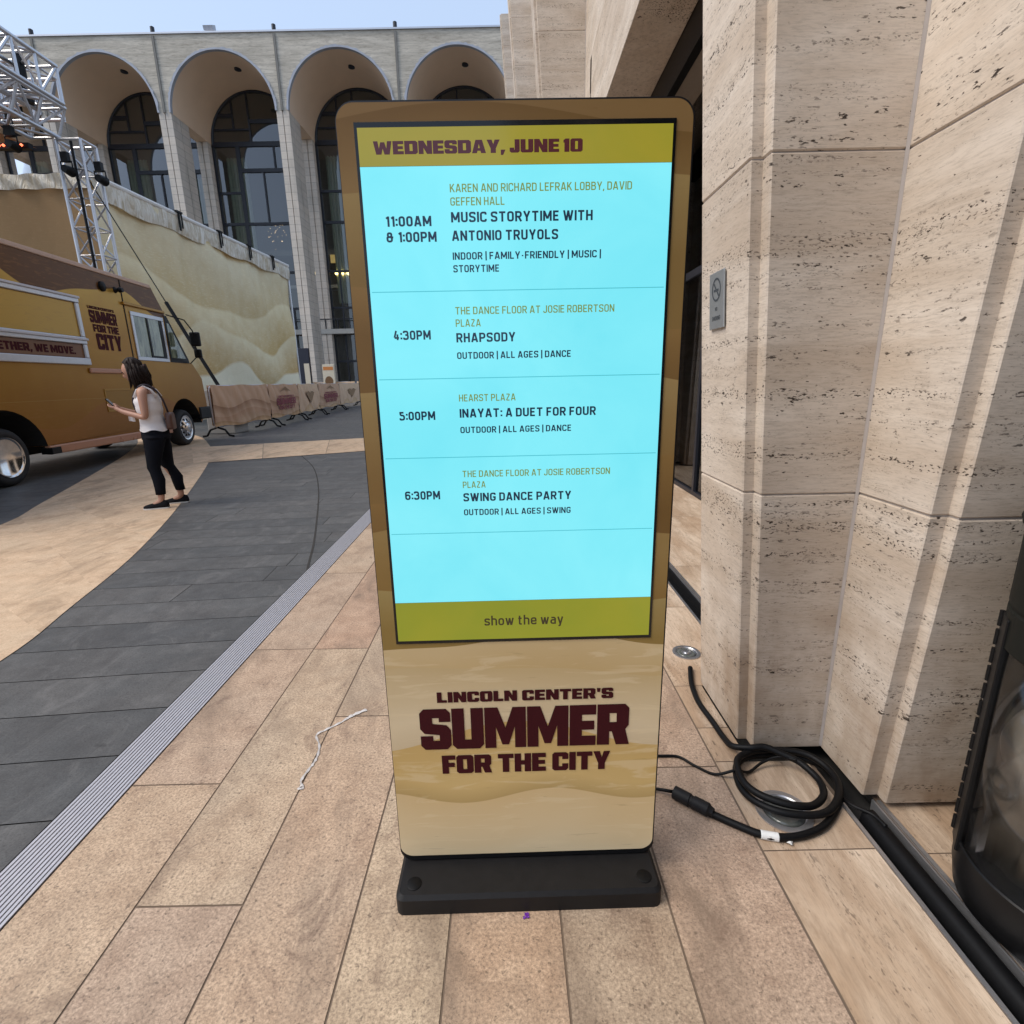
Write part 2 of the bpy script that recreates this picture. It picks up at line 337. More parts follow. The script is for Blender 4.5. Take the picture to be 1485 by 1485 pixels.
def strokes(ch, t):
    """skeleton of a condensed signage letter: (width, [(points, corner radius, closed)])"""
    q = t/2; lo, hi, W = q, 1-q, .44; r = .2
    o = lambda *p: (p, r, False)      # rounded open path
    l = lambda *p: (p, 0, False)      # straight stroke
    T = {
     'A': (.52, [l((0, 0), (.235, 1)), l((.52, 0), (.285, 1)), l((.1, .27), (.42, .27))]),
     'B': (W, [o((0, .53), (W*.94, .53), (W*.94, hi), (0, hi)), o((0, .53), (W, .53), (W, lo), (0, lo)), l((0, 0), (0, 1))]),
     'C': (W, [o((W, .3), (W, lo), (0, lo), (0, hi), (W, hi), (W, .7))]),
     'D': (W, [o((0, lo), (W, lo), (W, hi), (0, hi)), l((0, 0), (0, 1))]),
     'E': (W*.86, [l((0, 0), (0, 1)), l((0, lo), (W*.98, lo)), l((0, hi), (W*.98, hi)), l((0, .51), (W*.86, .51))]),
     'F': (W*.84, [l((0, 0), (0, 1)), l((0, hi), (W*.98, hi)), l((0, .49), (W*.86, .49))]),
     'G': (W, [o((W, .72), (W, hi), (0, hi), (0, lo), (W, lo), (W, .46)), l((W+q, .46), (W*.5, .46))]),
     'H': (W, [l((0, 0), (0, 1)), l((W, 0), (W, 1)), l((0, .51), (W, .51))]),
     'I': (0, [l((0, 0), (0, 1))]),
     'J': (W*.8, [o((W*.8, 1), (W*.8, lo), (0, lo), (0, .28))]),
     'K': (W, [l((0, 0), (0, 1)), l((W, 1), (.02, .38)), l((W*.36, .58), (W+.04, 0))]),
     'L': (W*.82, [l((0, 0), (0, 1)), l((0, lo), (W*.95, lo))]),
     'M': (.62, [l((0, 0), (0, 1)), l((.62, 0), (.62, 1)), l((.01, .96), (.31, .22)), l((.61, .96), (.31, .22))]),
     'N': (W+.03, [l((0, 0), (0, 1)), l((W+.03, 0), (W+.03, 1)), l((.01, .95), (W+.02, .05))]),
     'O': (W, [(((0, lo), (W, lo), (W, hi), (0, hi)), r, True)]),
     'P': (W, [o((0, .44), (W, .44), (W, hi), (0, hi)), l((0, 0), (0, 1))]),
     'R': (W, [o((0, .46), (W, .46), (W, hi), (0, hi)), l((0, 0), (0, 1)), l((W*.5, .48), (W+.03, 0))]),
     'S': (W, [o((0, .28), (0, lo), (W, lo), (W, .46), (0, .55), (0, hi), (W, hi), (W, .73))]),
     'T': (W+.04, [l((.5*(W+.04), 0), (.5*(W+.04), 1)), l((-q*.6, hi), (W+.04+q*.6, hi))]),
     'U': (W, [o((0, 1), (0, lo), (W, lo), (W, 1))]),
     'V': (.5, [l((0, 1), (.23, 0)), l((.5, 1), (.27, 0))]),
     'W': (.78, [l((0, 1), (.19, 0)), l((.39, .98), (.22, 0)), l((.39, .98), (.56, 0)), l((.78, 1), (.59, 0))]),
     'Y': (.5, [l((0, 1), (.25, .38)), l((.5, 1), (.25, .38)), l((.25, .44), (.25, 0))]),
     'Z': (W, [l((0, hi), (W, hi)), l((W, hi-.02), (0, lo+.02)), l((0, lo), (W, lo))]),
     '0': (W*.94, [(((0, lo), (W*.94, lo), (W*.94, hi), (0, hi)), r, True)]),
     '1': (.2, [l((.2, 0), (.2, 1)), l((.2, .94), (0, .78))]),
     '3': (W, [o((0, .74), (0, hi), (W*.96, hi), (W*.96, .53), (W*.35, .53)), o((W*.35, .53), (W, .53), (W, lo), (0, lo), (0, .27))]),
     '4': (W, [l((W*.76, 0), (W*.76, .62)), l((W*.5, 1), (0, .27)), l((0, .24), (W+.05, .24))]),
     '5': (W, [l((W*.92, hi), (.03, hi)), o((.03, 1), (.03, .58), (W, .58), (W, lo), (0, lo), (0, .27))]),
     '6': (W, [(((0, lo), (W, lo), (W, .57), (0, .57)), r, True), o((0, .4), (0, hi), (W, hi), (W, .76))]),
     '&': (.56, [(((.06, .54), (.40, .54), (.40, hi), (.06, hi)), .15, True), o((.2, .52), (0, .52), (0, lo), (.43, lo), (.43, .5)), l((.28, .5), (.58, .5))]),
     ':': (0, [l((0, .08), (0, .08+t)), l((0, .56), (0, .56+t))]),
     '-': (.2, [l((0, .42), (.2, .42))]),
     '|': (0, [l((0, -.16), (0, 1.1))]),
     ',': (0, [l((.03, .14), (-.03, -.14))]),
     's': (.36, [o((0, .2), (0, lo), (.36, lo), (.36, .33), (0, .4), (0, .73-q), (.36, .73-q), (.36, .53))]),
     'h': (.38, [l((0, 0), (0, 1)), o((0, .5), (0, .73-q), (.38, .73-q), (.38, 0))]),
     'o': (.38, [(((0, lo), (.38, lo), (.38, .73-q), (0, .73-q)), r, True)]),
     'w': (.62, [l((0, .73), (.15, 0)), l((.31, .71), (.18, 0)), l((.31, .71), (.44, 0)), l((.62, .73), (.47, 0))]),
     't': (.26, [o((.08, .93), (.08, lo), (.28, lo)), l((-.04, .73-q), (.27, .73-q))]),
     'e': (.38, [o((.38, .2), (.38, lo), (0, lo), (0, .73-q), (.38, .73-q), (.38, .36)), l((0, .36), (.38+q, .36))]),
     'a': (.37, [o((.02, .73-q), (.37, .73-q), (.37, 0)), o((.37, .42), (0, .42), (0, lo), (.37, lo))]),
     'y': (.4, [l((0, .73), (.2, 0)), l((.4, .73), (.16, -.22)), l((.19, -.16), (.04, -.2))]),
    }
    return T[ch]
def condensed(mb, text, x0, x1, z0, z1, y, t=.15):
    cur = 0; P = []; gap = .115
    for ch in text:
        if ch == ' ': cur += .20+gap*.5; continue
        wd, ss = strokes(ch, t); cur += t/2
        for pts, r, closed in ss: P.append((cur, fillet(pts, r, closed) if r else [Vector(p) for p in pts], closed))
        cur += wd+t/2+gap*(.75 if ch in ':|1I' else 1)
    k = (x1-x0)/(cur-gap); h = z1-z0; e = 0
    for cx, pl, closed in P:
        n = len(pl); vs = []; q = t/2; e += 1
        for i, p in enumerate(pl):
            a = pl[(i-1) % n] if closed or i else p; b = pl[(i+1) % n] if closed or i < n-1 else p
            d1 = (p-a) if (p-a).length > 1e-6 else (b-p); d2 = (b-p) if (b-p).length > 1e-6 else (p-a)
            d = (d1.normalized()+d2.normalized()).normalized(); nx = Vector((-d.y, d.x))
            for sg in (q, -q): w_ = p+nx*sg; vs.append((x0+(cx+w_.x)*k, y-.000004*e*0-.000006*(e % 7), z0+w_.y*h))
        mb.add(vs, [(2*i, 2*((i+1) % n), 2*((i+1) % n)+1, 2*i+1) for i in range(n if closed else n-1)])
    return mb

# ------------------------------------------------------------------ ground
def shear(x, y):      # the joints of the pink paving fan out slightly to the left
    k = -.0178*min(1, max(0, (.35-x)/1.1)); return x+k*y
struct(MB().quad((-700, -700, -.07), (700, -700, -.07), (700, 700, -.07), (-700, 700, -.07)).build("ground", M['darkg'], fix=False))

DR0, DR1 = -1.325, -1.478      # drain right and left edges at y=0
def slabs(mb, x0, x1, y0, y1, joints, gap, z=0., sh=True):
    ys = [y0]+[j for j in joints if y0 < j < y1]+[y1]
    for a, b in zip(ys, ys[1:]):
        mb.ct = random.random()
        f = (lambda x, y: (shear(x, y) if sh else x, y, z))
        mb.quad(f(x0+gap, a+gap), f(x1-gap, a+gap), f(x1-gap, b-gap), f(x0+gap, b-gap))

# pink granite strips in front of the hall
mb = MB(); mb.cm = 1
mb.quad((shear(DR0, -4), -4, -.0018), (.72, -4, -.0018), (.72, 46, -.0018), (shear(DR0, 46), 46, -.0018)); mb.cm = 0
xs = [DR0, -1.014, -.725, -.420, -.172, .109, .394, .7125]
cuts = [[1.535, 2.48, 3.6], [1.095, 2.475, 3.9], [.35, 1.9, 3.0], [.6, 1.74, 2.9], [.2, 1.45, 2.6], [.7, 1.95, 3.2], [.45, 1.57, 2.55]]
for i in range(7):
    js = cuts[i][:]; y = js[-1]
    while y < 46: y += random.choice((.95, 1.2, 1.4)); js.append(y)
    y = js[0]
    while y > -4: y -= 1.25; js.insert(0, y)
    slabs(mb, xs[i], xs[i+1], -4, 46, js, .0028)
struct(mb.build("pink_pavement", [M['pink'], M['grout']], fix=False))

# dark granite planks of the plaza, laid at an angle, cut along the drain
bmx = MB(); bmx.cm = 1
bmx.quad((-60, -6, -.006), (-1.2, -6, -.006), (-1.2, 49, -.006), (-60, 49, -.006)); bmx.cm = 0
ang = .0875; P0 = Vector((-1.55, 1.989, 0)); ex = Vector((math.cos(ang), math.sin(ang), 0)); ey = Vector((-math.sin(ang), math.cos(ang), 0))
for r in range(-22, 130):
    a = -1.2 if r % 2 else -.7
    a = 1.6+random.random()*1.2
    yy = r*.3005
    while a > -22:
        ln = random.choice((1.5, 1.8, 2.1, 2.4)); b = a-ln; g_ = .0026 if r < 30 else .004
        bmx.ct = random.random()
        q = [P0+ex*u+ey*v for u, v in ((b+g_, yy+g_), (a-g_, yy+g_), (a-g_, yy+.3005-g_), (b+g_, yy+.3005-g_))]
        bmx.quad(*[(p.x, p.y, 0) for p in q]); a = b
o = bmx.build("plaza_paving", [M['darkg'], M['joint']], fix=False); struct(o)
bm = bmesh.new(); bm.from_mesh(o.data)
nrm = Vector((1, .0178, 0)).normalized()
bmesh.ops.bisect_plane(bm, geom=bm.verts[:]+bm.edges[:]+bm.faces[:], plane_co=(DR1-.006, 0, 0), plane_no=nrm, clear_outer=True)
bm.to_mesh(o.data); bm.free()

# tan stone bands set in the plaza
def catmull(pts, n=8, closed=False):
    out = []; N = len(pts)
    P = [Vector((*p, 0)) if len(p) == 2 else Vector(p) for p in pts]
    rng = range(N) if closed else range(N-1)
    for i in rng:
        if closed: a, b, c, d = P[(i-1) % N], P[i], P[(i+1) % N], P[(i+2) % N]
        else: a, b, c, d = P[max(i-1, 0)], P[i], P[i+1], P[min(i+2, N-1)]
        for k in range(n):
            t = k/n
            out.append(.5*((2*b)+(c-a)*t+(2*a-5*b+4*c-d)*t*t+(3*b-a-3*c+d)*t**3))
    if not closed: out.append(P[-1])
    return out
inn = catmull([(-2.62, .2), (-2.56, 1.3), (-2.648, 2.41), (-2.826, 3.06), (-3.23, 4.31), (-4.144, 6.475), (-5.814, 10.016), (-7.219, 12.473), (-9.2, 15.2), (-12.5, 18)], 6)
outr = catmull([(-4.9, .2), (-4.85, 1.9), (-4.95, 3.4), (-5.304, 5.202), (-5.782, 6.24), (-6.921, 8.596), (-8.2, 11.1), (-9.7, 13.6), (-11.8, 16.2), (-14.5, 18.6)], 6)
mb = MB()
for i in range(len(inn)-1):
    if i % 5 == 0: mb.ct = .45+.12*random.random()
    a, b, c, d = inn[i], inn[i+1], outr[i+1], outr[i]
    k = .0015 if i % 5 == 0 else 0
    for t0, t1 in ((0, .34), (.34, .67), (.67, 1)):
        q = [a.lerp(d, t0), b.lerp(c, t0), b.lerp(c, t1), a.lerp(d, t1)]
        mb.quad(*[(p.x, p.y, .004) for p in q])
struct(mb.build("tan_path", M['tan']))
mb = MB()
def band(t): return Vector((-5.75, 9.35, 0)).lerp(Vector((-1.62, 11.3, 0)), t), Vector((-7.3, 11.9, 0)).lerp(Vector((-1.68, 14.0, 0)), t)
for i in range(4):
    mb.ct = random.random(); a, d = band(i/4); b, c = band((i+1)/4); g_ = (b-a).normalized()*.004
    mb.quad(*[(p.x, p.y, .008) for p in (a+g_, b-g_, c-g_, d+g_)])
struct(mb.build("cross_path", M['tan']))
arc = catmull([(-1.50, 3.55), (-1.578, 3.782), (-1.833, 4.631), (-2.554, 6.745), (-3.3, 8.6), (-4.102, 10.144)], 6)
mb = MB()
for a, b in zip(arc, arc[1:]):
    n_ = (b-a).normalized().cross(Vector((0, 0, 1)))*.008
    mb.quad((*(a-n_)[:2], .003), (*(a+n_)[:2], .003), (*(b+n_)[:2], .003), (*(b-n_)[:2], .003))
struct(mb.build("paving_joint", M['joint'], fix=False))

# linear drain with steel slats
dr = thing("drain_grate", "long slotted steel drain grate between the dark planks and the pink paving", "drain")
mb = MB(); L0, L1 = -4, 44
fx = lambda x, y: x-.0178*y
def barq(mb, a, b, z0, z1):
    mb.hexa([(fx(a, L0), L0, z0), (fx(b, L0), L0, z0), (fx(b, L1), L1, z0), (fx(a, L1), L1, z0), (fx(a, L0), L0, z1), (fx(b, L0), L0, z1), (fx(b, L1), L1, z1), (fx(a, L1), L1, z1)])
n = 11; pit = (DR0-DR1)/n
for i in range(n): barq(mb, DR1+i*pit+.0028, DR1+(i+1)*pit-.0022, -.004, .0035)
mb.build("slat_panel", M['steel'], dr)
mb = MB(); barq(mb, DR1, DR0, -.03, -.012); mb.build("channel", M['dark'], dr)

# travertine border of the hall, with the recessed slot
mb = MB(); mb.cm = 1
mb.quad((.7205, -4, -.0018), (1.058, -4, -.0018), (1.058, 1.592, -.0018), (.838, 1.592, -.0018), (.838, 2.071, -.0018), (1.058, 2.071, -.0018), (1.058, 46, -.0018), (.7205, 46, -.0018)); mb.quad((1.165, -4, -.0018), (2.3, -4, -.0018), (2.3, 46, -.0018), (1.165, 46, -.0018)); mb.cm = 0
def fl(x0, x1, js, g_=.002):
    for a, b in zip(js, js[1:]):
        mb.ct = random.random(); mb.quad((x0+g_, a+g_, 0), (x1-g_, a+g_, 0), (x1-g_, b-g_, 0), (x0+g_, b-g_, 0))
fl(.7145, 1.045, [-1.2, .02, 1.226, 1.592]); fl(.7145, .840, [1.592, 1.78, 2.071])
fl(.7145, 1.045, [2.071, 2.9, 3.9, 5.2, 6.6, 7.7]); fl(1.18, 2.14, [-1.4, .0, 1.206, 2.4, 3.6, 5.0, 6.4, 7.8, 9.2]); fl(.7145, .80, [7.7, 8.6]); fl(.7145, 1.045, [8.6, 11, 14, 17, 20])
struct(mb.build("travertine_pavement", [M['trav_floor'], M['grout']], fix=False))

sl_ = thing("floor_slot", "narrow dark floor slot with grey steel edges running past the stone column", "floor slot")
mb = MB(); mb.box(1.058, 1.167, -4, 40, -.06, -.035); mb.box(.842, 1.06, 1.594, 1.70, -.06, -.035); mb.build("channel", M['dark'], sl_)
mb = MB()
for a, b in ((-4, 1.40), (2.36, 7.7)):
    mb.box(1.046, 1.0575, a, b, -.04, .003); mb.box(1.1672, 1.179, a, b, -.04, .004); mb.box(1.150, 1.1555, a, b, -.04, .007)
mb.build("edge_strip", M['alu'], sl_)
mb = MB()
mb.box(1.062, 1.148, 2.36, 7.7, -.036, -.004); mb.box(1.085, 1.115, 2.36, 7.7, -.004, .006)
mb.build("black_track", M['black'], sl_)

# ------------------------------------------------------------------ concert hall on the right
hall = thing("concert_hall", "travertine hall with tapering cross-shaped columns rising along the right edge", "building", (0, 0, 0))
CX = 1.359
def column(cy, top=13.6):
    k = .0665; H_ = .975; mb = MB(); z = .02; c = 0
    while z < top:
        mb.ct = random.random()
        z1 = min((c+1)*H_-.0018, top); z0 = z
        ea, eb = k*z0, k*z1
        def blk(ax, tip0, half, dz=0.):
            z0_, z1_ = z0+dz, z1-dz
            pts = []
            for (zz, e) in ((z0_, k*z0_), (z1_, k*z1_)):
                r = tip0+e
                if ax == 'x': pts += [(-r, -half, zz), (r, -half, zz), (r, half, zz), (-r, half, zz)]
                else: pts += [(-half, -r, zz), (half, -r, zz), (half, r, zz), (-half, r, zz)]
            mb.hexa([(CX+p[0], cy+p[1], p[2]) for p in pts])
        blk('x', .491, .242); blk('x', .527, .193, .0003); blk('y', .473, .242, .0006); blk('y', .509, .193, .0009)
        c += 1; z = c*H_+.0018
    o = mb.build("column", M['trav'], hall, bevel=.004, seg=1)
    mb = MB()                       # mortar core seen in the joints
    mb.hexa([(CX+sx*r, cy+sy*.236, zz) for zz, r in ((.03, .488), (top-.02, .485+k*top)) for sx, sy in ((-1, -1), (1, -1), (1, 1), (-1, 1))])
    mb.hexa([(CX+sx*.236, cy+sy*r, zz) for zz, r in ((.03, .470), (top-.02, .468+k*top)) for sx, sy in ((-1, -1), (1, -1), (1, 1), (-1, 1))])
    mb.hexa([(CX+sx*r, cy+sy*.188, zz) for zz, r in ((.031, .5235), (top-.03, .521+k*top)) for sx, sy in ((-1, -1), (1, -1), (1, 1), (-1, 1))])
    mb.hexa([(CX+sx*.188, cy+sy*r, zz) for zz, r in ((.031, .5055), (top-.03, .503+k*top)) for sx, sy in ((-1, -1), (1, -1), (1, 1), (-1, 1))])
    for sx, sy in ((-1, -1), (1, -1), (1, 1), (-1, 1)):
        q = [(.2425, .2425), (.2425+.007, .2425), (.2425, .2425+.007)]
        vs = [(CX+sx*a, cy+sy*b, z) for z in (.03, top-.05) for a, b in q]
        mb.add(vs, [(0, 1, 4, 3), (1, 2, 5, 4), (2, 0, 3, 5), (0, 2, 1), (3, 4, 5)])
    mb.build("mortar", M['mortar'], o)
for i in range(-2, 4): column(1.876+6.64*i)
for i in range(3):
    mb = MB(); y0 = 1.876+6.64*i+.70; y1 = y0+6.64-1.40
    e = [y0, y0+.5*(y1-y0)-.0015, y0+.5*(y1-y0)+.0015, y1]
    for a, b in ((e[0], e[1]), (e[2], e[3])):
        mb.box(1.117, 1.60, a, b, 4.31, 5.285); mb.box(1.118, 1.599, a, b, 5.289, 6.26); mb.box(1.1175, 1.60, a, b, 6.264, 7.2)
    mb.build("beam", M['trav'], hall, bevel=.004, seg=1)
MB().box(1.117, 1.60, -6, 1.15, 4.31, 7.2).build("beam", M['trav'], hall, bevel=.004, seg=1)
mb = MB(); mb.box(1.603, 1.68, -6, 24, 4.02, 4.33); mb.build("blind_box", M['black'], hall)
M['soffit'] = plain("plaster_soffit", (.34, .29, .24), .8)
mb = MB(); mb.box(1.60, 8, -6, 24, 4.34, 4.5); mb.build("soffit", M['soffit'], hall)
def glassmat(name, tint=(.3, .33, .34), trans=.55, refl_rough=.03, extra=0.):
    g = Mat(name); nt = g.nt
    tr = nt.nodes.new("ShaderNodeBsdfTransparent"); tr.inputs[0].default_value = (*tint, 1)
    gl = nt.nodes.new("ShaderNodeBsdfGlossy"); gl.inputs["Roughness"].default_value = refl_rough; gl.inputs[0].default_value = (.9, .92, .95, 1)
    fr = nt.nodes.new("ShaderNodeFresnel"); fr.inputs[0].default_value = 1.5
    f2 = g.math('MULTIPLY_ADD', fr.outputs[0], .9, .03+extra, clamp=True)
    mx = nt.nodes.new("ShaderNodeMixShader"); nt.links.new(f2, mx.inputs[0]); nt.links.new(tr.outputs[0], mx.inputs[1]); nt.links.new(gl.outputs[0], mx.inputs[2])
    nt.links.new(mx.outputs[0], nt.nodes["Material Output"].inputs[0]); return g.m
M['glass'] = glassmat("tinted_glass", (.66, .69, .67), extra=.05)
M['glassd'] = glassmat("dark_glass", (.40, .44, .46))
gw = MB().box(2.15, 2.17, -6, 24, .02, 4.34).build("glass_wall", M['glassd'], hall)
mb = MB()
for y in [-4+1.66*k for k in range(17)]: mb.box(2.12, 2.20, y-.03, y+.03, .05, 4.34)
mb.box(2.118, 2.202, -6, 24, .005, .05); mb.box(2.119, 2.201, -6, 24, 2.45, 2.53)
mb.build("mullion", M['bronze'], gw)
M['room'] = plain("dim_interior", (.16, .15, .145), .8)
mb = MB(); mb.box(8, 8.2, -6, 24, 0, 4.4); mb.box(2.3, 8, -6, 24, -.05, -.008); mb.box(2.3, 8, -6.2, -6, 0, 4.4); mb.box(2.3, 8, 24, 24.2, 0, 4.4); mb.build("interior", M['room'], hall)

# no smoking plate
ns = thing("no_smoking_sign", "small grey no smoking plate screwed to the pale stone column", "sign", (.832-.0665*1.6-.004, 1.90, 1.602), 0)
ns.rotation_euler = (0, R(-3.8), 0)
M['plate'] = plain("grey_plate", (.33, .35, .36), .4, .5, .1, 30)
M['ink'] = plain("dark_ink", (.05, .06, .07), .6)
# local: plate lies in yz plane, faces -x ; y from near (-) to far (+)
MB().box(-.006, .0, -.063, .063, -.092, .092).build("plate", M['plate'], ns, bevel=.0015, seg=1)
mb = MB()
def ring(mb, r0, r1, cz, x, n=40):
    vs = []; fs = []
    for k in range(n):
        a = 2*math.pi*k/n
        vs += [(x, r0*math.cos(a), cz+r0*math.sin(a)), (x, r1*math.cos(a), cz+r1*math.sin(a))]
    for k in range(n): j = (k+1) % n; fs.append((2*k, 2*j, 2*j+1, 2*k+1))
    mb.add(vs, fs)
ring(mb, .031, .038, .035, -.0068)
a = R(45); mb.add([(-.0069, (t*math.cos(a)-q*math.sin(a)), .035+(t*math.sin(a)+q*math.cos(a))) for t, q in ((-.033, -.0035), (.033, -.0035), (.033, .0035), (-.033, .0035))], [(0, 1, 2, 3)])
mb.quad((-.0067, -.02, .029), (-.0067, .022, .029), (-.0067, .022, .037), (-.0067, -.02, .037))
mb.build("pictogram", M['ink'], ns, fix=False)
tmp = MB(); condensed(tmp, "NO", -.010, .010, -.033, -.021, 0, .15); condensed(tmp, "SMOKING", -.036, .036, -.064, -.050, 0, .15)
tmp.v = [(-.0068, -x, z) for x, y, z in tmp.v]; tmp.build("lettering", M['ink'], ns, fix=False)

# in-floor uplights
def uplight(x, y, r, label, cap=True):
    t = thing("floor_uplight", label, "light", (x, y, .001), 0, "round uplights sunk in the travertine border")
    MB().lathe([(r, 0), (r, .004), (r*.78, .005), (r*.74, .001)], n=40).build("rim", M['alu'], t, smooth=True, sharp=40)
    g = Mat("lamp_lens", .12, 0, .8); g.set("Base Color", g.mix(g.noise(g.obj(), 25, 3), (.05, .055, .05), (.16, .17, .16))); 
    MB().lathe([(r*.735, .0012), (r*.5, .002), (.0, .0024)], n=40).build("lens", g.m, t, smooth=True)
    if cap: MB().lathe([(r*.36, .0032), (0, .0036)], n=32).build("bulb_cap", M['alu'], t, smooth=True)
uplight(.865, 2.36, .068, "round glass uplight in the floor behind the kiosk, clear of any cable")
uplight(.846, 1.365, .085, "round floor uplight ringed by the coiled black cable", False)

# ------------------------------------------------------------------ far opera house
opera = thing("opera_house", "long pale opera house with five tall arched bays behind the plaza", "building")
g = Mat("pale_stone_courses", .7, 0, .3); v = g.pos(); sp = g.sep(v)
fr = g.math('FRACT', g.math('MULTIPLY', sp[2], 1/.62)); line = g.step(g.math('ABSOLUTE', g.math('SUBTRACT', fr, .5)), .46, .495)
row = g.math('FLOOR', g.math('MULTIPLY', sp[2], 1/.62))
sc_ = g.nt.nodes.new("ShaderNodeCombineXYZ"); g.put(sc_.inputs[0], g.math('FLOOR', g.math('MULTIPLY', g.math('ADD', sp[0], g.math('MULTIPLY', row, .77)), .7))); g.put(sc_.inputs[2], row)
wn = g.nt.nodes.new("ShaderNodeTexWhiteNoise"); g.put(wn.inputs[0], sc_.outputs[0])
n1 = g.noise(g.scale(v, (.8, .8, 9)), 1, 5, .65); n2 = g.noise(g.scale(v, (1.2, 1.2, .25)), 1, 4, .6)
col = g.mix(n1, (.48, .415, .345), (.76, .68, .585)); col = g.mix(g.math('MULTIPLY', g.step(wn.outputs[0], .3, 1.), .26), col, (.36, .355, .335))
col = g.mix(g.math('MULTIPLY', line, .75), col, (.20, .185, .165)); col = g.mix(g.math('MULTIPLY', g.step(n2, .5, .72), .5), col, (.30, .27, .22))
g.set("Base Color", col); M['opstone'] = g.m
g = Mat("weathered_facade", .75, 0, .25); v = g.pos(); sp = g.sep(v)
a = g.noise(g.scale(v, (.35, .35, 2.6)), 1, 7, .78, .5); b2 = g.noise(g.scale(v, (.25, .25, 1.4)), 1, 4, .6); c2 = g.noise(g.scale(v, (1.6, 1.6, 14)), 1, 4, .7)
d2 = g.step(g.math('ABSOLUTE', g.math('SUBTRACT', g.math('FRACT', g.math('MULTIPLY', sp[2], 1/.62)), .5)), .45, .495)
col = g.mix(g.step(a, .3, .7), (.34, .30, .24), (.72, .655, .55)); col = g.mix(g.math('MULTIPLY', g.step(b2, .5, .7), .4), col, (.38, .35, .29))
col = g.mix(g.math('MULTIPLY', g.step(c2, .52, .68), .65), col, (.23, .20, .165)); col = g.mix(g.math('MULTIPLY', d2, .35), col, (.22, .205, .18))
g.set("Base Color", col); M['opfacade'] = g.m
M['vault'] = plain("vault_plaster", (.80, .59, .41), .8, 0, .06, 1.)
M['groove_shade'] = plain("dark_groove_shade", (.20, .19, .17), .8, 0, .3, 1.5)
M['trim'] = plain("pale_arch_trim", (.38, .40, .45), .6, 0, .35, 1.2)
SP, RAD, ZS, ZR = 9.75, 4.35, 23.4, 28.85
Gx = [1.15-SP*i for i in range(6)]; Cx = [.5*(Gx[i]+Gx[i+1]) for i in range(5)]
def arcpts(cx, r, n=32): return [(cx-r*math.cos(math.pi*k/n), ZS+r*math.sin(math.pi*k/n)) for k in range(n+1)]
# facade above the springing, one piece with five cut-outs
mb = MB()
poly = [(Gx[5]-.9, ZS)]
for c in reversed(Cx): poly += arcpts(c, RAD)
poly += [(Gx[0]+.9, ZS), (Gx[0]+.9, ZR), (Gx[5]-.9, ZR)]
mb.prism(poly, 50, 50.5)
mb.box(Gx[5]-.9, Gx[0]+.9, 50.5, 80, ZR-.7, ZR-.05)
mb.box(Gx[5]-.9, Gx[5]-.6, 57, 80, 0, ZR-.7); mb.box(Gx[0]+.6, Gx[0]+.9, 57, 80, 0, ZR-.7)
fac = mb.build("facade", M['opfacade'], opera)
mb = MB(); mb.box(Gx[5]-.95, Gx[0]+.95, 49.9, 50.6, ZR, ZR+.12); mb.build("coping", M['alu'], fac)
for gx in Gx: MB().box(gx-.09, gx+.09, 49.90, 49.995, ZS, ZR-.1).build("facade_groove", M['groove_shade'], fac)  # dark strips stand in for the shade inside the facade grooves
for gx in Gx:
    MB().lathe([(.06, ZR+.1), (.16, ZR+.2), (.16, ZR+.55), (.08, ZR+.6)], (gx, 50.1, 0), n=12).build("roof_finial", M['bronze'], fac)
bi_ = 0
for c in Cx:
    mb = MB(); A, B = arcpts(c, RAD-.012), arcpts(c, RAD-.012)
    vs = [(x, 50.02, z) for x, z in A]+[(x, 56.2, z) for x, z in B]; n = len(A)
    mb.add(vs, [(i, i+1, n+i+1, n+i) for i in range(n-1)])
    va = mb.build("vault", M['vault'], opera, smooth=True, fix=False)
    mb = MB(); I = arcpts(c, RAD-.03, 72); n = len(I); rj = random.Random(bi_); bi_ += 1
    O = [(c+(x-c)*f, ZS+(z-ZS)*f) for (x, z), f in ((p, 1.03+rj.choice((0, 0, .004, .012, .018))) for p in I)]
    vs = [(x, 49.9, z) for x, z in O]+[(x, 49.9, z) for x, z in I]+[(x, 50.2, z) for x, z in I]+[(x, 49.99, z) for x, z in O]
    mb.add(vs, [f for i in range(n-1) for f in ((i, i+1, n+i+1, n+i), (n+i, n+i+1, 2*n+i+1, 2*n+i), (3*n+i, 3*n+i+1, i+1, i))])
    mb.build("arch_trim", M['trim'], va, fix=False)
    MB().lathe([(.28, 0), (.28, .12), (0, .12)], (c+.5, 52.6, ZS+RAD-.14), n=16).build("downlight", M['bronze'], va)
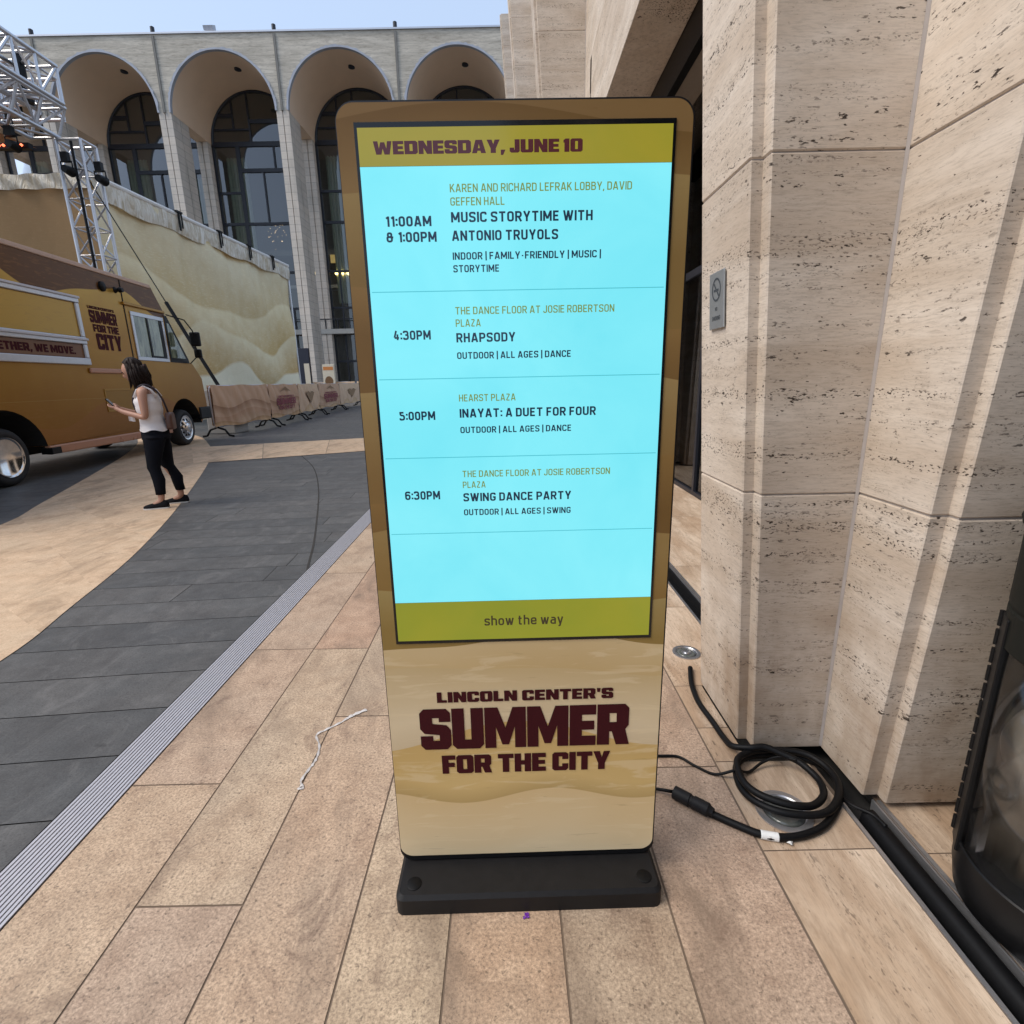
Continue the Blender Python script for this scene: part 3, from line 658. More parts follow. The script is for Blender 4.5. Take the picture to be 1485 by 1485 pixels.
# solid haunches between the vaults
for gx in Gx:
    mb = MB(); wd = .515
    mb.box(gx-wd, gx+wd, 50.5, 56.2, ZS+.001, ZS+1.0); mb.build("haunch", M['vault'], opera)
    mb = MB()
    for sx in (-1, 1):                                   # four posts with shadow gaps
        for (ya, yb) in ((50.0, 51.15), (51.25, 52.4)):
            xa, xb = sorted((sx*.035, sx*.515)); k = .87
            mb.hexa([(gx+xa*k, ya, 0), (gx+xb*k, ya, 0), (gx+xb*k, yb, 0), (gx+xa*k, yb, 0), (gx+xa, ya, ZS), (gx+xb, ya, ZS), (gx+xb, yb, ZS), (gx+xa, yb, ZS)])
    mb.hexa([(gx-.36, 50.12, 0), (gx+.36, 50.12, 0), (gx+.36, 52.3, 0), (gx-.36, 52.3, 0), (gx-.42, 50.12, ZS), (gx+.42, 50.12, ZS), (gx+.42, 52.3, ZS), (gx-.42, 52.3, ZS)])
    mb.build("pier", M['opstone'], opera)
    mb = MB()
    for sx in (-1, 1):
        xa, xb = sorted((sx*.05, sx*.50)); mb.box(gx+xa, gx+xb, 55.3, 55.95, 0, ZS)
    mb.box(gx-.4, gx+.4, 55.4, 56.05, 0, ZS-.02)
    mb.build("pilaster", M['opstone'], opera)
# arched windows
M['curtain'] = plain("pale_curtain", (.5, .55, .46), .85, 0, .15, 2)
def lamp_mat(name, c, st):
    g = Mat(name, .4); g.set("Base Color", (.8, .7, .5)); g.set("Emission Color", c); g.set("Emission Strength", st); return g.m
M['warm'] = lamp_mat("warm_lamp", (1., .72, .28), 6.); M['spark'] = lamp_mat("crystal_spark", (1., .66, .36), 2.2)
for bi, c in enumerate(Cx):
    A = arcpts(c, RAD-.02, 28); mb = MB()
    mb.add([(x, 56.12, z) for x, z in [(c-RAD+.02, 0)]+A+[(c+RAD-.02, 0)]], [tuple(range(31))])
    win = mb.build("arched_window", M['glass'], opera, fix=False)
    mb = MB(); top = lambda u: ZS+math.sqrt(max(0, (RAD-.05)**2-u*u))
    V = lambda u, z0, z1, t=.14: mb.box(c+u-t/2, c+u+t/2, 56.0, 56.10, z0, z1)
    Hh = lambda z, u0, u1, t=.14: mb.box(c+u0, c+u1, 55.985, 56.095, z-t/2, z+t/2)
    V(-2.1, 24.6, top(2.1)); V(-.6, ZS, top(.6)); V(2.3, ZS, top(2.3))
    Hh(25.75, -math.sqrt(RAD**2-2.35**2)+.1, -2.1, .3); Hh(24.6, -4.1, -.6); Hh(25.25, -.6, 2.3, .32); Hh(24.5, 2.3, 4.1)
    Hh(ZS, -4.35, 4.35, .4)
    V(-2.0, 0, ZS, .36); V(1.4, 21.2, ZS); Hh(21.2, -2, 4.3, .32); Hh(19.3, -4.3, -2, .2); V(.2, 16.6, 21.2); V(3.4, 16.6, 21.2)
    Hh(16.6, -4.3, 4.3, .24); V(2.2, 11, 16.6, .2); Hh(12.2, -4.3, 2.2, .2); V(.4, 7, 12.2); Hh(10, 2.2, 4.3, .3); V(3.3, 0, 10); Hh(8.8, -4.3, 2.2, .2)
    V(-3.2, 0, 12.2); V(-.8, 0, 8.8, .16); V(1.6, 0, 8.8, .16); Hh(3.6, -4.3, 4.3, .2); V(4.28, 0, ZS, .14); V(-4.28, 0, ZS, .14)
    P_ = arcpts(c, RAD-.08, 28); mb.tube([(x, 56.03, z) for x, z in P_], .1, 6)
    mb.build("window_frame", M['bronze'], win)
    def cur(u, vv, c=c):
        x = c-4.1+u*2.0; return (x, 58+.18*math.sin(u*42), 9.5+vv*13.5)
    mb = MB().grid(cur, 60, 1); mb.grid(lambda u, vv: (c+.6+u*1.6, 60+.18*math.sin(u*36), 13+vv*9), 50, 1)
    mb.build("curtain", M['curtain'], win, smooth=True, fix=False)
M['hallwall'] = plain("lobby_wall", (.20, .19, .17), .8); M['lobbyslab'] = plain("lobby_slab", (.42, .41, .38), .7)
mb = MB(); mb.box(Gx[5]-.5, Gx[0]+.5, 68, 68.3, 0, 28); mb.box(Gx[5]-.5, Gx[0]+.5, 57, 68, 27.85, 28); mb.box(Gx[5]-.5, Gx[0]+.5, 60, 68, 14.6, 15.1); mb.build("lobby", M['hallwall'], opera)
mb = MB(); mb.box(Gx[5], Gx[0], 55.2, 59, 6.26, 6.72); mb.box(Gx[5], Gx[0], 60.2, 62, 11.4, 11.7)
bal = mb.build("balcony", M['lobbyslab'], opera)
mb = MB(); mb.box(Gx[5], Gx[0], 55.24, 55.30, 7.62, 7.70)
x = Gx[5]
while x < Gx[0]: mb.box(x-.04, x+.04, 55.22, 55.32, 6.72, 7.62); x += 1.22
mb.build("railing", M['bronze'], bal)
mb = MB()
for i in range(5): mb.box(Cx[i]-4.2, Cx[i]+4.2, 56.5, 56.6, 3.4, 6.2)
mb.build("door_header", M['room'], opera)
def ray_at(px, py, Y):       # used only to place small far lamps
    d = ((px-742.5)/752.64)*rt - ((py-742.5)/752.64)*up + fw; t = Y/d.y; return Vector((0, 0, EYE))+d*t
for px, py, Y in ((455, 396, 58), (488, 396, 58), (497, 396, 58), (504.5, 396, 58), (512, 396, 58), (470, 396, 58)):
    p = ray_at(px, py, Y); MB().lathe([(0, -.2), (.14, -.12), (.17, 0), (.14, .14), (0, .2)], p, n=10).build("lobby_lamp", M['warm'], opera, smooth=True)
for (px, py, nn, sx, sy) in ((406, 339, 26, 1.3, 1.3), (452, 343, 22, .9, 2.0), (459, 430, 6, .5, .6), (470, 450, 5, .6, .4)):
    mb = MB(); c = ray_at(px, py, 60)
    for k in range(nn):
        q = c+Vector((random.gauss(0, .5)*sx, random.uniform(-.6, .6), random.gauss(0, .5)*sy)); r = random.uniform(.022, .05)
        mb.lathe([(0, -r), (r, 0), (0, r)], q, n=6)
    mb.build("chandelier", M['spark'], opera)["kind"] = "stuff"
mb = MB(); p = ray_at(497, 375, 60); mb.box(p.x-1.3, p.x+1.2, 60, 60.1, p.z-.4, p.z+.4); mb.build("lobby_panel", lamp_mat("amber_panel", (.8, .5, .06), .35), opera)
for px in (302, 309):
    p = ray_at(px, 44, 50.6)
    t = thing("roof_floodlight", "white floodlight on the opera house roof edge, %s of a pair" % ("left one" if px == 302 else "right one"), "floodlight", (p.x, 50.6, ZR+.1), 0, "floodlights on the opera roof")
    MB().tube([(0, 0, 0), (0, 0, .5)], .05, 8).build("post", M['alu'], t)
    mb = MB(); mb.hexa([(-.2, -.35, .25), (.2, -.35, .25), (.2, .1, .45), (-.2, .1, .45), (-.2, -.45, .55), (.2, -.45, .55), (.2, .05, .8), (-.2, .05, .8)]); mb.build("lamp_head", M['trim'], t)
# posters at the opera entrance
def poster(px, py, Y, wd, ht, label, mats, dark):
    p = ray_at(px, py, Y); t = thing("poster_stand", label, "poster stand", (p.x, Y, 0))
    MB().box(-wd/2, wd/2, -.12, .12, 0, ht).build("body", mats, t, bevel=.02)
    return t
cream = plain("cream_board", (.62, .55, .42), .6)
t = poster(477, 540, 44, .95, 2.9, "slim cream poster stand with an orange disc before the opera doors", cream, 0)
mb = MB(); vs = [(.34*math.cos(2*math.pi*k/24), -.125, 1.55+.42*math.sin(2*math.pi*k/24)) for k in range(24)]; mb.add(vs, [tuple(range(24))]); mb.build("disc", plain("brown_disc", (.16, .08, .03), .6), t)
mb = MB(); mb.box(-.4, .4, -.13, -.121, 2.45, 2.72); mb.build("stripe", plain("orange_stripe", (.55, .2, .05), .6), t)
t = poster(437, 535, 44, 1.5, 4.2, "tall dark display panel with a pale side standing at the foot of an opera pier", plain("navy_board", (.014, .016, .03), .4), 0)
mb = MB(); mb.box(.30, .72, -.14, -.122, .3, 3.0); mb.build("pale_sheet", cream, t)

# ------------------------------------------------------------------ stage : banners, trusses
sand1, sand2, sand3 = (.40, .31, .16), (.30, .20, .085), (.50, .43, .24)
gold, brown = (.30, .17, .045), (.20, .085, .03)
M['banner'] = dunes("dune_banner", (.56, .42, .21), [
   (7.4, [(.4, .6, 0.)], (.76, .67, .46), (.62, .48, .25), 2.6),
   (5.0, [(.55, .5, 1.2), (.2, 1.1, .3)], (.80, .69, .44), (.58, .41, .17), 2.1),
   (3.5, [(.5, .75, 3.5), (.2, 1.5, 1.)], (.80, .70, .46), (.55, .38, .16), 1.9),
   (1.9, [(.42, .85, 2.1), (.2, 1.6, 2.)], (.84, .78, .58), (.80, .73, .52), 1.5)], .65, wrinkle=.3)
M['banner2'] = dunes("shaded_brown_banner", (.36, .225, .105), [(5.6, [(.5, .6, 0)], (.42, .265, .125), (.30, .17, .07), 2.5), (3.2, [(.4, .8, 1)], (.40, .25, .12), (.30, .17, .07), 2.)], .65, wrinkle=.08)  # brown cloth, its colours darkened for the shaded end of the stage
g = Mat("crumpled_hem", .5, 0, .4); h_ = g.noise(g.scale(g.obj(), (3.2, 1, .9), (0, .5, 0)), 1.3, 5, .65, 1.4)
g.set("Base Color", g.mix(g.step(h_, .35, .65), (.50, .41, .27), (.84, .80, .71))); g.bump(h_, .6, .2); M['hem'] = g.m
M['palerail'] = plain('pale_rail', (.74, .72, .68), .5)
BW = thing("stage_banner", "long dune-patterned fabric wall screening the stage behind the truck", "banner", (-13.1, 18.4, 0), math.atan2(13.6, .6))
BL = 13.613
def wav(u, vv):
    x = u*BL; z = vv*7.75
    return (x, .05*math.sin(x*2.1+z*.6)+.05*math.sin(z*1.9+x*.7)+.03*math.sin(x*6)*vv, z)
MB().grid(wav, 120, 60).build("fabric", M['banner'], BW, smooth=True, fix=False)
def hemf(u, vv):
    x = u*BL; z = 7.18+vv*.68-.05*math.sin(u*BL*1.6)*vv
    return (x, -.10-.03*math.sin(vv*math.pi)-.025*math.sin(x*5+vv*4)*math.sin(x*2.3+1), z+.05*math.sin(x*2.2)*(1-vv))
MB().grid(hemf, 300, 10).build("hem", M['hem'], BW, smooth=True, fix=False)
MB().tube([(0, -.08, 7.88), (BL, -.08, 7.88)], .085, 8).build("top_rail", M['palerail'], BW)
MB().tube([(BL, -.04, 0), (BL, -.04, 7.8)], .05, 8).build("end_post", M['alu'], BW)
for u in (.30, .50, .68, .85):
    mb = MB(); x = u*BL; mb.box(x-.15, x+.2, -.24, -.05, 7.92, 7.98); mb.box(x-.03, x+.03, -.22, -.17, 7.28, 7.92); mb.box(x+.13, x+.17, -.22, -.18, 7.4, 7.92); mb.build("clamp", M['black'], BW)
BE = thing("stage_banner", "shaded brown fabric wall at the near end of the stage, behind the truss tower", "banner", (-21.5, 18.4, 0))
MB().grid(lambda u, vv: (u*8.4, .06*math.sin(u*14+vv*3)+.05*math.sin(vv*9+u*4), vv*7.7), 80, 50).build("fabric", M['banner2'], BE, smooth=True, fix=False)
MB().grid(lambda u, vv: (u*8.4, -.1-.05*math.sin(u*60+vv*4), 7.45+vv*.42), 160, 6).build("hem", M['hem'], BE, smooth=True, fix=False)

def truss(mb_ch, mb_l, p0, p1, sec, nb, r=.035, rl=.02):
    """box truss: sec = four corner offsets; chords into mb_ch, lacing into mb_l"""
    p0, p1 = Vector(p0), Vector(p1); C = [Vector(q) for q in sec]
    for q in C: mb_ch.tube([p0+q, p1+q], r, 8)
    for i in range(4):
        a, b = C[i], C[(i+1) % 4]
        for k in range(nb):
            s0, s1 = p0.lerp(p1, k/nb), p0.lerp(p1, (k+1)/nb)
            mb_l.tube([s0+(a if k % 2 else b), s1+(b if k % 2 else a)], rl, 6)
            mb_l.tube([s0+a, s0+b], rl, 6)
        mb_l.tube([p1+a, p1+b], r*.9, 6)
tw = thing("truss_tower", "square aluminium truss tower standing upright in front of the stage banners", "truss tower", (-12.04, 16, 0))
a, b = MB(), MB(); truss(a, b, (0, 0, 0), (0, 0, 7.85), [(0, 0, 0), (.66, 0, 0), (.66, .56, 0), (0, .56, 0)], 11, .045, .024)
a.build("chord", M['alu'], tw, smooth=True, sharp=50); b.build("lacing", M['alu'], tw, smooth=True, sharp=50)
MB().tube([(.42, -.03, 0), (.40, -.03, 4), (.42, -.02, 7.8)], .035, 8).build("power_cable", M['rubber'], tw, smooth=True)
rt_ = thing("roof_truss", "deep aluminium roof truss running toward the camera above the truss tower", "truss", (-11.63, 16, 0))
a, b = MB(), MB()
truss(a, b, (0, 0, 0), (0, -11, 0), [(0, 0, 8.66), (0, 0, 9.5), (-1.0, 0, 9.5), (-1.0, 0, 8.66)], 17, .055, .034)
truss(a, b, (-.06, .1, 0), (-.06, -11, 0), [(-.3, 0, 7.93), (0, 0, 8.60), (-.75, 0, 8.60), (-1.05, 0, 7.93)], 16, .055, .032)
a.build("chord", M['alu'], rt_, smooth=True, sharp=50); b.build("lacing", M['alu'], rt_, smooth=True, sharp=50)
ct = thing("roof_truss", "second aluminium truss running toward the camera behind the deep one", "truss", (-13.5, 16.3, 0))
a, b = MB(), MB(); truss(a, b, (0, 0, 0), (0, -11, 0), [(0, 0, 8.3), (0, 0, 9.7), (-.6, 0, 9.7), (-.6, 0, 8.3)], 16, .05, .032)
a.build("chord", M['alu'], ct, smooth=True, sharp=50); b.build("lacing", M['alu'], ct, smooth=True, sharp=50)
ct = thing("roof_truss", "aluminium roof truss running left across the stage at the back", "truss", (-12.7, 16, 0))
a, b = MB(), MB(); truss(a, b, (0, .5, 0), (-10, .5, 0), [(0, 0, 8.9), (0, 0, 9.9), (0, .9, 9.9), (0, .9, 8.9)], 12, .05, .028)
a.build("chord", M['alu'], ct, smooth=True, sharp=50); b.build("lacing", M['alu'], ct, smooth=True, sharp=50)
ct = thing("roof_truss", "lower aluminium truss running left above the red light bar", "truss", (-12.7, 16, 0))
a, b = MB(), MB(); truss(a, b, (0, -1.4, 0), (-10, -1.4, 0), [(0, 0, 8.1), (0, 0, 8.9), (0, .7, 8.9), (0, .7, 8.1)], 12, .045, .026)
a.build("chord", M['alu'], ct, smooth=True, sharp=50); b.build("lacing", M['alu'], ct, smooth=True, sharp=50)
M['red'] = lamp_mat("red_led", (1., .16, .06), 2.5)
lb = thing("led_bar", "black light bar with a row of red glowing lamps under the roof truss", "stage light", (-13.0, 15.4, 7.47))
MB().box(-2.4, .75, -.06, .08, -.07, .06).build("housing", M['black'], lb)
mb = MB()
for k in range(26): mb.lathe([(0, -.04), (.045, 0), (0, .04)], (-2.3+k*.115, -.075, .0), n=8)
mb.build("led_row", M['red'], lb)
def spot(x, y, z, label, tilt):
    t = thing("stage_lamp", label, "stage light", (x, y, z), 0, "black stage lamps hung from the trusses")
    MB().lathe([(.0, -.12), (.09, -.12), (.11, .0), (.13, .14), (.11, .14), (.07, .05), (0, .04)], n=16, axis='y').build("lamp_body", M['black'], t, smooth=True, sharp=40)
    mb = MB(); mb.tube([(-.15, 0, 0), (-.15, 0, .2), (.15, 0, .2), (.15, 0, 0)], .02, 6); mb.box(-.09, .09, -.06, .06, .19, .42); mb.build("yoke", M['black'], t)
spot(-12.55, 15.2, 7.42, "black stage lamp under the truss, beside the red light bar", 0)
spot(-11.72, 15.8, 7.05, "black stage lamp clamped inside the truss tower top, left of its centre", 0)
spot(-11.15, 16.2, 6.95, "black stage lamp clamped at the right leg of the truss tower", 0)
spot(-12.9, 15.6, 8.0, "black stage lamp tucked between the roof truss chords", 0)
cn_ = thing("stage_canopy", "tan fabric canopy sloping under the roof truss above the red lights", "canopy", (-13.9, 15.9, 8.25))
MB().grid(lambda u, vv: (-2.6+u*3.3, -.9+vv*1.8, .35-.75*u-.10*math.sin(u*3.1+vv)*vv+.04*math.sin(u*21)), 40, 10).build("fabric", plain("tan_canopy", (.50, .24, .12), .7), cn_, smooth=True, fix=False)
MB().tube([(-12.45, 15.85, 9.75), (-12.42, 15.8, 9.1), (-12.35, 15.8, 8.6)], .12, 8).build("chain_bag", M['black'], rt_)
bpy.data.objects["chain_bag"].location = (11.63, -16, 0)
# guy strap and its ballast
gs = thing("guy_strap", "black guy strap slanting down from the truss tower past the truck cab", "strap", (0, 0, 0))
A_ = Vector((-12.04, 16.5, 7.75)); B_ = ray_at(321, 566, 15.6)
mid = A_.lerp(B_, .62)
MB().tube([A_, mid], .014, 6).build("wire", M['rubber'], gs); MB().tube([mid, B_], .05, 8).build("strap", M['rubber'], gs)
bb = thing("ballast_block", "grey concrete ballast block standing behind the first barrier", "ballast", (B_.x, B_.y, 0))
MB().box(-.4, .4, -.3, .5, 0, B_.z+.02).build("block", plain("concrete", (.3, .29, .27), .9), bb, bevel=.03)
MB().tube([(-.12, .1, B_.z), (-.1, .1, B_.z+.1), (.1, .1, B_.z+.1), (.12, .1, B_.z)], .02, 6).build("lifting_eye", M['steel'], bb)

# ------------------------------------------------------------------ crowd barriers
M['bar_a'] = dunes("barrier_dunes", (.58, .37, .235), [(.86, [(.10, 2.2, 2.8)], (.38, .21, .12), (.60, .39, .255), .22), (.62, [(.10, 1.9, 3.6)], (.54, .32, .20), (.62, .42, .27), .3), (.36, [(.06, 2.6, .6)], (.46, .27, .14), (.66, .43, .24), .1)], .6, wrinkle=.2)
M['bar_b'] = dunes("barrier_hearts", (.68, .48, .31), [(1.05, [(.12, 3.3, 0)], (.64, .44, .29), (.68, .47, .31), .3), (.45, [(.12, 3.3, 3.1)], (.60, .39, .22), (.68, .48, .29), .2)], .6, wrinkle=.2)
M['motif'] = plain("brown_motif", (.27, .16, .075), .6); M['maroon'] = plain("maroon_vinyl", (.052, .007, .010), .6, 0, .1, 30, spec=.12)
M['barmaroon'] = plain("red_print", (.22, .03, .04), .6)
def logo(mb, x0, x1, z0, z1, y):
    h = z1-z0; c = .5*(x0+x1); hw = .5*(x1-x0)
    heavy(mb, "LINCOLN CENTER'S", c-hw*.82, c+hw*.82, z1-.14*h, z1, y); heavy(mb, "SUMMER", x0, x1, z0+.33*h, z1-.19*h, y); heavy(mb, "FOR THE CITY", c-hw*.82, c+hw*.82, z0, z0+.27*h, y)
def barrier(p, q, kind, label, ht=1.36, group="crowd barriers wrapped in printed banners"):
    p, q = Vector((*p, 0)), Vector((*q, 0)); L = (q-p).length; d = q-p
    t = thing("crowd_barrier", label, "barrier", p, math.atan2(d.y, d.x), group)
    pts = [(x, 0, z) for x, z in rrect(.06, L-.06, .28, ht, .14, 5)]
    mb = MB().tube(pts, .024, 8, closed=True)
    mb.tube([(.06, 0, .5), (L-.06, 0, .5)], .012, 6)
    mb.build("frame", M['steel'] if kind != 'far' else M['steel'], t, smooth=True)
    mt = M['bar_a'] if kind in ('plain', 'logo') else M['bar_b']
    ph = random.random()*6
    def fab(u, vv):
        x = .03+u*(L-.06); z = .30+vv*(ht-.27)
        sag = .03*math.sin(x*4+ph)*math.sin(vv*3)+.02*math.sin(x*9+vv*6+ph)
        return (x, -.045-abs(sag)-.02*math.sin(vv*math.pi), z-.05*math.sin(u*math.pi*1.7+ph)**2*(1-vv)-.03*math.sin(u*math.pi*2)**2*vv)
    MB().grid(fab, 60, 24).build("banner", mt, t, smooth=True, fix=False)
    MB().grid(lambda u, vv: (.03+u*(L-.06), .03, .32+vv*(ht-.3)), 4, 4).build("banner", mt, t, fix=False)
    mb = MB(); c = L*.5
    if kind == 'logo':
        logo(mb, c-L*.33, c+L*.33, .52, 1.0, -.125); mb.build("lettering", M['barmaroon'], t, fix=False)
        mb = MB(); mb.add([(c+sx*L*k, -.12, zz) for sx, k, zz in ((-1, .2, 1.12), (0, 0, 1.3), (1, .2, 1.12), (0, 0, 1.2))], [(0, 3, 1), (3, 2, 1)]); mb.build("emblem", M['motif'], t, fix=False)
    elif kind == 'heart':
        mb.add([(c+dx*L, -.125, z) for dx, z in ((-.2, 1.02), (-.08, 1.1), (0, 1.0), (.08, 1.1), (.2, 1.02), (.06, .72), (0, .60), (-.06, .72))], [tuple(range(8))]); mb.build("motif", M['motif'], t, fix=False)
    for x in (.2, L-.2):
        f = MB().tube([(x, -.42, .03), (x, -.30, .05), (x, -.2, .2), (x, 0, .27), (x, .2, .2), (x, .30, .05), (x, .42, .03)], .03, 8); f.tube([(x, 0, .25), (x, 0, .42)], .026, 8)
        f.build("foot", M['rubber'], t, smooth=True)
    return t
def rr(px, y): return ({312: -.565, 392: -.4555, 432: -.400, 462: -.361, 492: -.321, 522: -.281, 555: -.237, 590: -.19}[px]*y, y)
seq = [(312, 14.1, 392, 17.6), (392, 17.75, 432, 20.6), (432, 20.75, 462, 23.9), (462, 24.1, 492, 28.2), (492, 28.4, 522, 33.5), (522, 33.7, 555, 40.)]
kinds = ['plain', 'logo', 'heart', 'logo', 'heart', 'plain']
labs = ["barrier with a plain brown dune banner, nearest one right of the truck", "barrier with a maroon-lettered banner, second along from the truck",
        "barrier with a dark heart-shaped motif, third along from the truck", "barrier with a maroon-lettered banner, fourth along, half way to the kiosk edge",
        "barrier with a dark motif ending at the kiosk's left edge", "last barrier of the front row, vanishing behind the kiosk"]
for (pa, ya, pb, yb), k, lab in zip(seq, kinds, labs): barrier(rr(pa, ya), rr(pb, yb), k, lab)
for i in range(3):
    x0 = -16.3+i*3.7; barrier((x0, 44.5-.2*i), (x0+3.55, 44.3-.2*i), 'heart', ["pink banner barrier of the far row nearest the stage banner", "pink banner barrier in the middle of the far row by the opera doors", "pink banner barrier at the right end of the far row"][i], 1.5, "far row of barriers before the opera house")

# ------------------------------------------------------------------ food truck
TR = thing("food_truck", "gold step-van food truck with dune artwork parked on the plaza", "truck", (-7.153, 7.355, 0), math.atan2(.99504, -.09948))
paint = dunes("gold_dune_paint", (.105, .043, .010), [
   (3.03, [(.16, 1.9, 1.75), (.05, 3.7, .4)], (.50, .305, .058), (.37, .185, .024), .8),
   (2.05, [(.13, 1.2, .3)], (.38, .20, .026), (.28, .122, .012), 1.3),
   (1.0, [(.22, 1.25, 3.6), (.06, 2.9, 1.)], (.30, .125, .022), (.25, .105, .014), .5)], .36, coat=.06, metal=.45)
gl_g = (.27, .15, .03)
M['gold'] = plain("gold_paint", (.35, .185, .028), .34, .5, .08, 4)
M['copper'] = plain("copper_trim", (.42, .20, .115), .28, .1, .04, 1.5)
def arch(cs, cz, rx, rz, a0, a1, n=16): return [(cs+rx*math.cos(R(a0+(a1-a0)*k/n)), cz+rz*math.sin(R(a0+(a1-a0)*k/n))) for k in range(n+1)]
W_ = 2.15
outl = [(-3.0, .5), (-3.0, 3.46), (4.58, 3.46), (4.96, 2.98), (5.0, 2.90), (5.74, 1.94), (5.92, 1.88), (6.27, 1.55), (6.32, 1.0), (6.32, .62), (5.98, .55)]
outl += arch(5.2, .42, .72, .67, 5, 175)+[(4.46, .5), (.80, .5)]+arch(.06, .42, .76, .67, 6, 174)+[(-.78, .5)]
mb = MB(); n = len(outl)
rnd = .05
vs = [(x, 0, z) for x, z in outl]+[(x, W_, z) for x, z in outl]
mb.add(vs, [tuple(range(n)), tuple(reversed(range(n, 2*n)))]); 
for i in range(n):
    j = (i+1) % n; a, b = outl[i], outl[j]
    mb.cm = 1 if (11 <= i < 27 or 30 <= i < 46) else 0
    mb.add([(a[0], 0, a[1]), (b[0], 0, b[1]), (b[0], W_, b[1]), (a[0], W_, a[1])], [(0, 1, 2, 3)])
body = mb.build("body", [paint, M['dark']], TR)
# rebuild with merged vertices so the bevel works
bm = bmesh.new(); bm.from_mesh(body.data); bmesh.ops.remove_doubles(bm, verts=bm.verts, dist=.0005); bmesh.ops.recalc_face_normals(bm, faces=bm.faces); bm.to_mesh(body.data); bm.free()
md = body.modifiers.new("bevel", 'BEVEL'); md.width = .03; md.segments = 3; md.limit_method = 'ANGLE'; md.angle_limit = R(40)
def tb(name, s0, s1, z0, z1, y0, y1, mat, parent=TR, bev=.006): return MB().box(s0, s1, y0, y1, z0, z1).build(name, mat, parent, bevel=bev)
tb("rocker_trim", .80, 4.44, .36, .50, -.035, .05, M['copper'], bev=.02)
tb("roof_trim", -3.0, 4.56, 3.39, 3.465, -.022, .02, plain("pale_copper_trim", (.50, .34, .25), .4), bev=.012)
tb("ledge_highlight", 2.12, 3.32, 1.62, 1.71, -.035, .0, M['copper'], bev=.02)  # ledge in copper pink, the highlight along it put into the colour
# service hatch
fr_ = MB(); fr_.box(-2.4, 2.16, -.05, .0, 2.775, 2.88); fr_.box(-2.4, 2.16, -.052, .0, 2.10, 2.22); fr_.box(-2.4, 2.16, -.05, .0, 1.755, 1.87); fr_.box(2.06, 2.155, -.045, .0, 1.871, 2.099); fr_.box(2.06, 2.155, -.045, .0, 2.221, 2.774)
hf = fr_.build("hatch_frame", M['alu'], TR, bevel=.012)
fr_ = MB(); fr_.box(-2.4, 2.16, -.075, -.051, 2.845, 2.885); fr_.box(-2.4, 2.16, -.085, -.053, 2.16, 2.20); fr_.build("hatch_edge", M['steel'], hf, bevel=.008)
hp = tb("hatch_panel", -2.4, 2.06, 2.222, 2.773, -.02, .0, dunes("hatch_dunes", (.47, .285, .055), [(.50, [(.0, 1, 0)], (.2, .1, .03), (.2, .1, .03), .5)], .36, coat=.12, metal=.5))
ml = tb("slogan_panel", -2.4, 2.06, 1.872, 2.098, -.018, .0, plain("brown_panel", (.17, .075, .025), .4))
heavy(MB(), "TOGETHER, WE MOVE.", -.06, 1.86, 1.925, 2.045, -.021, gap=.06, sp=.26).build("lettering", M['maroon'], TR, fix=False)
mb = MB(); heavy(mb, "LINCOLN CENTER'S", 2.42, 3.16, 2.735, 2.785, -.004); heavy(mb, "SUMMER", 2.43, 3.2, 2.50, 2.715, -.004); heavy(mb, "FOR THE", 2.47, 3.2, 2.345, 2.475, -.004); heavy(mb, "CITY", 2.50, 3.22, 2.04, 2.32, -.004)
mb.build("lettering", M['maroon'], TR, fix=False)
for s in (2.94, 3.33):
    MB().lathe([(0, -.05), (.05, -.05), (.085, -.03), (.09, 0)] if s < 3 else [(0, -.14), (.04, -.14), (.05, -.08), (.03, -.05), (.06, 0)], (s, -.002, 3.17), axis='y', n=20).build("side_lamp", M['black'], TR, smooth=True, sharp=40)
tb("door_seam", 3.50, 3.53, .56, 3.38, -.006, .0, M['dark'], bev=0)
tb("drip_rail", 3.45, 4.92, 2.93, 2.985, -.05, .0, M['gold'], bev=.012)
vt = MB()
for a in ((2.41, 3.32, 1.31, 1.345), (2.41, 3.32, .93, .96)): vt.box(a[0], a[1], -.012, 0, a[2], a[3])
vt.box(2.41, 2.44, -.011, 0, .961, 1.309); vt.box(3.29, 3.32, -.011, 0, .961, 1.309)
vt.build("access_panel", M['gold'], TR, bevel=.004)
tb("side_panel", 2.44, 3.29, .961, 1.309, -.006, 0, plain("gold_panel", (.29, .15, .02), .36, .5), bev=0)
tb("belt_seam", -3, 3.5, 1.18, 1.19, -.004, 0, M['gold'], bev=0)
g = Mat("cab_glass", .06, 0, .8); n_ = g.noise(g.scale(g.obj(), (5, 1, 1.6)), 1.2, 4, .6, 1.2)
g.set("Base Color", g.mix(g.step(n_, .3, .7), (.05, .065, .045), (.30, .35, .26))); M['cabglass'] = g.m  # pale patches in the pane colour stand in for reflections
def pane(name, pts, y, mat, parent=TR, th=.006):
    m_ = MB(); m_.prism(pts, y-th, y); return m_.build(name, mat, parent)
wf = MB(); wf.box(3.66, 4.86, -.02, 0, 2.76, 2.84); wf.box(3.66, 4.86, -.02, 0, 1.90, 1.97); wf.box(3.66, 3.74, -.02, 0, 1.971, 2.759); wf.box(4.78, 4.86, -.02, 0, 1.971, 2.759)
sw = wf.build("side_window", M['alu'], TR, bevel=.006)
wf = MB(); wf.box(4.18, 4.24, -.022, -.004, 1.971, 2.759); wf.box(4.66, 4.78, -.016, -.003, 1.971, 2.759); wf.box(4.24, 4.66, -.016, -.003, 1.971, 2.01); wf.build("sash", M['black'], sw)
pane("pane", [(3.74, 1.971), (4.66, 1.971), (4.66, 2.759), (3.74, 2.759)], -.003, M['cabglass'], sw)
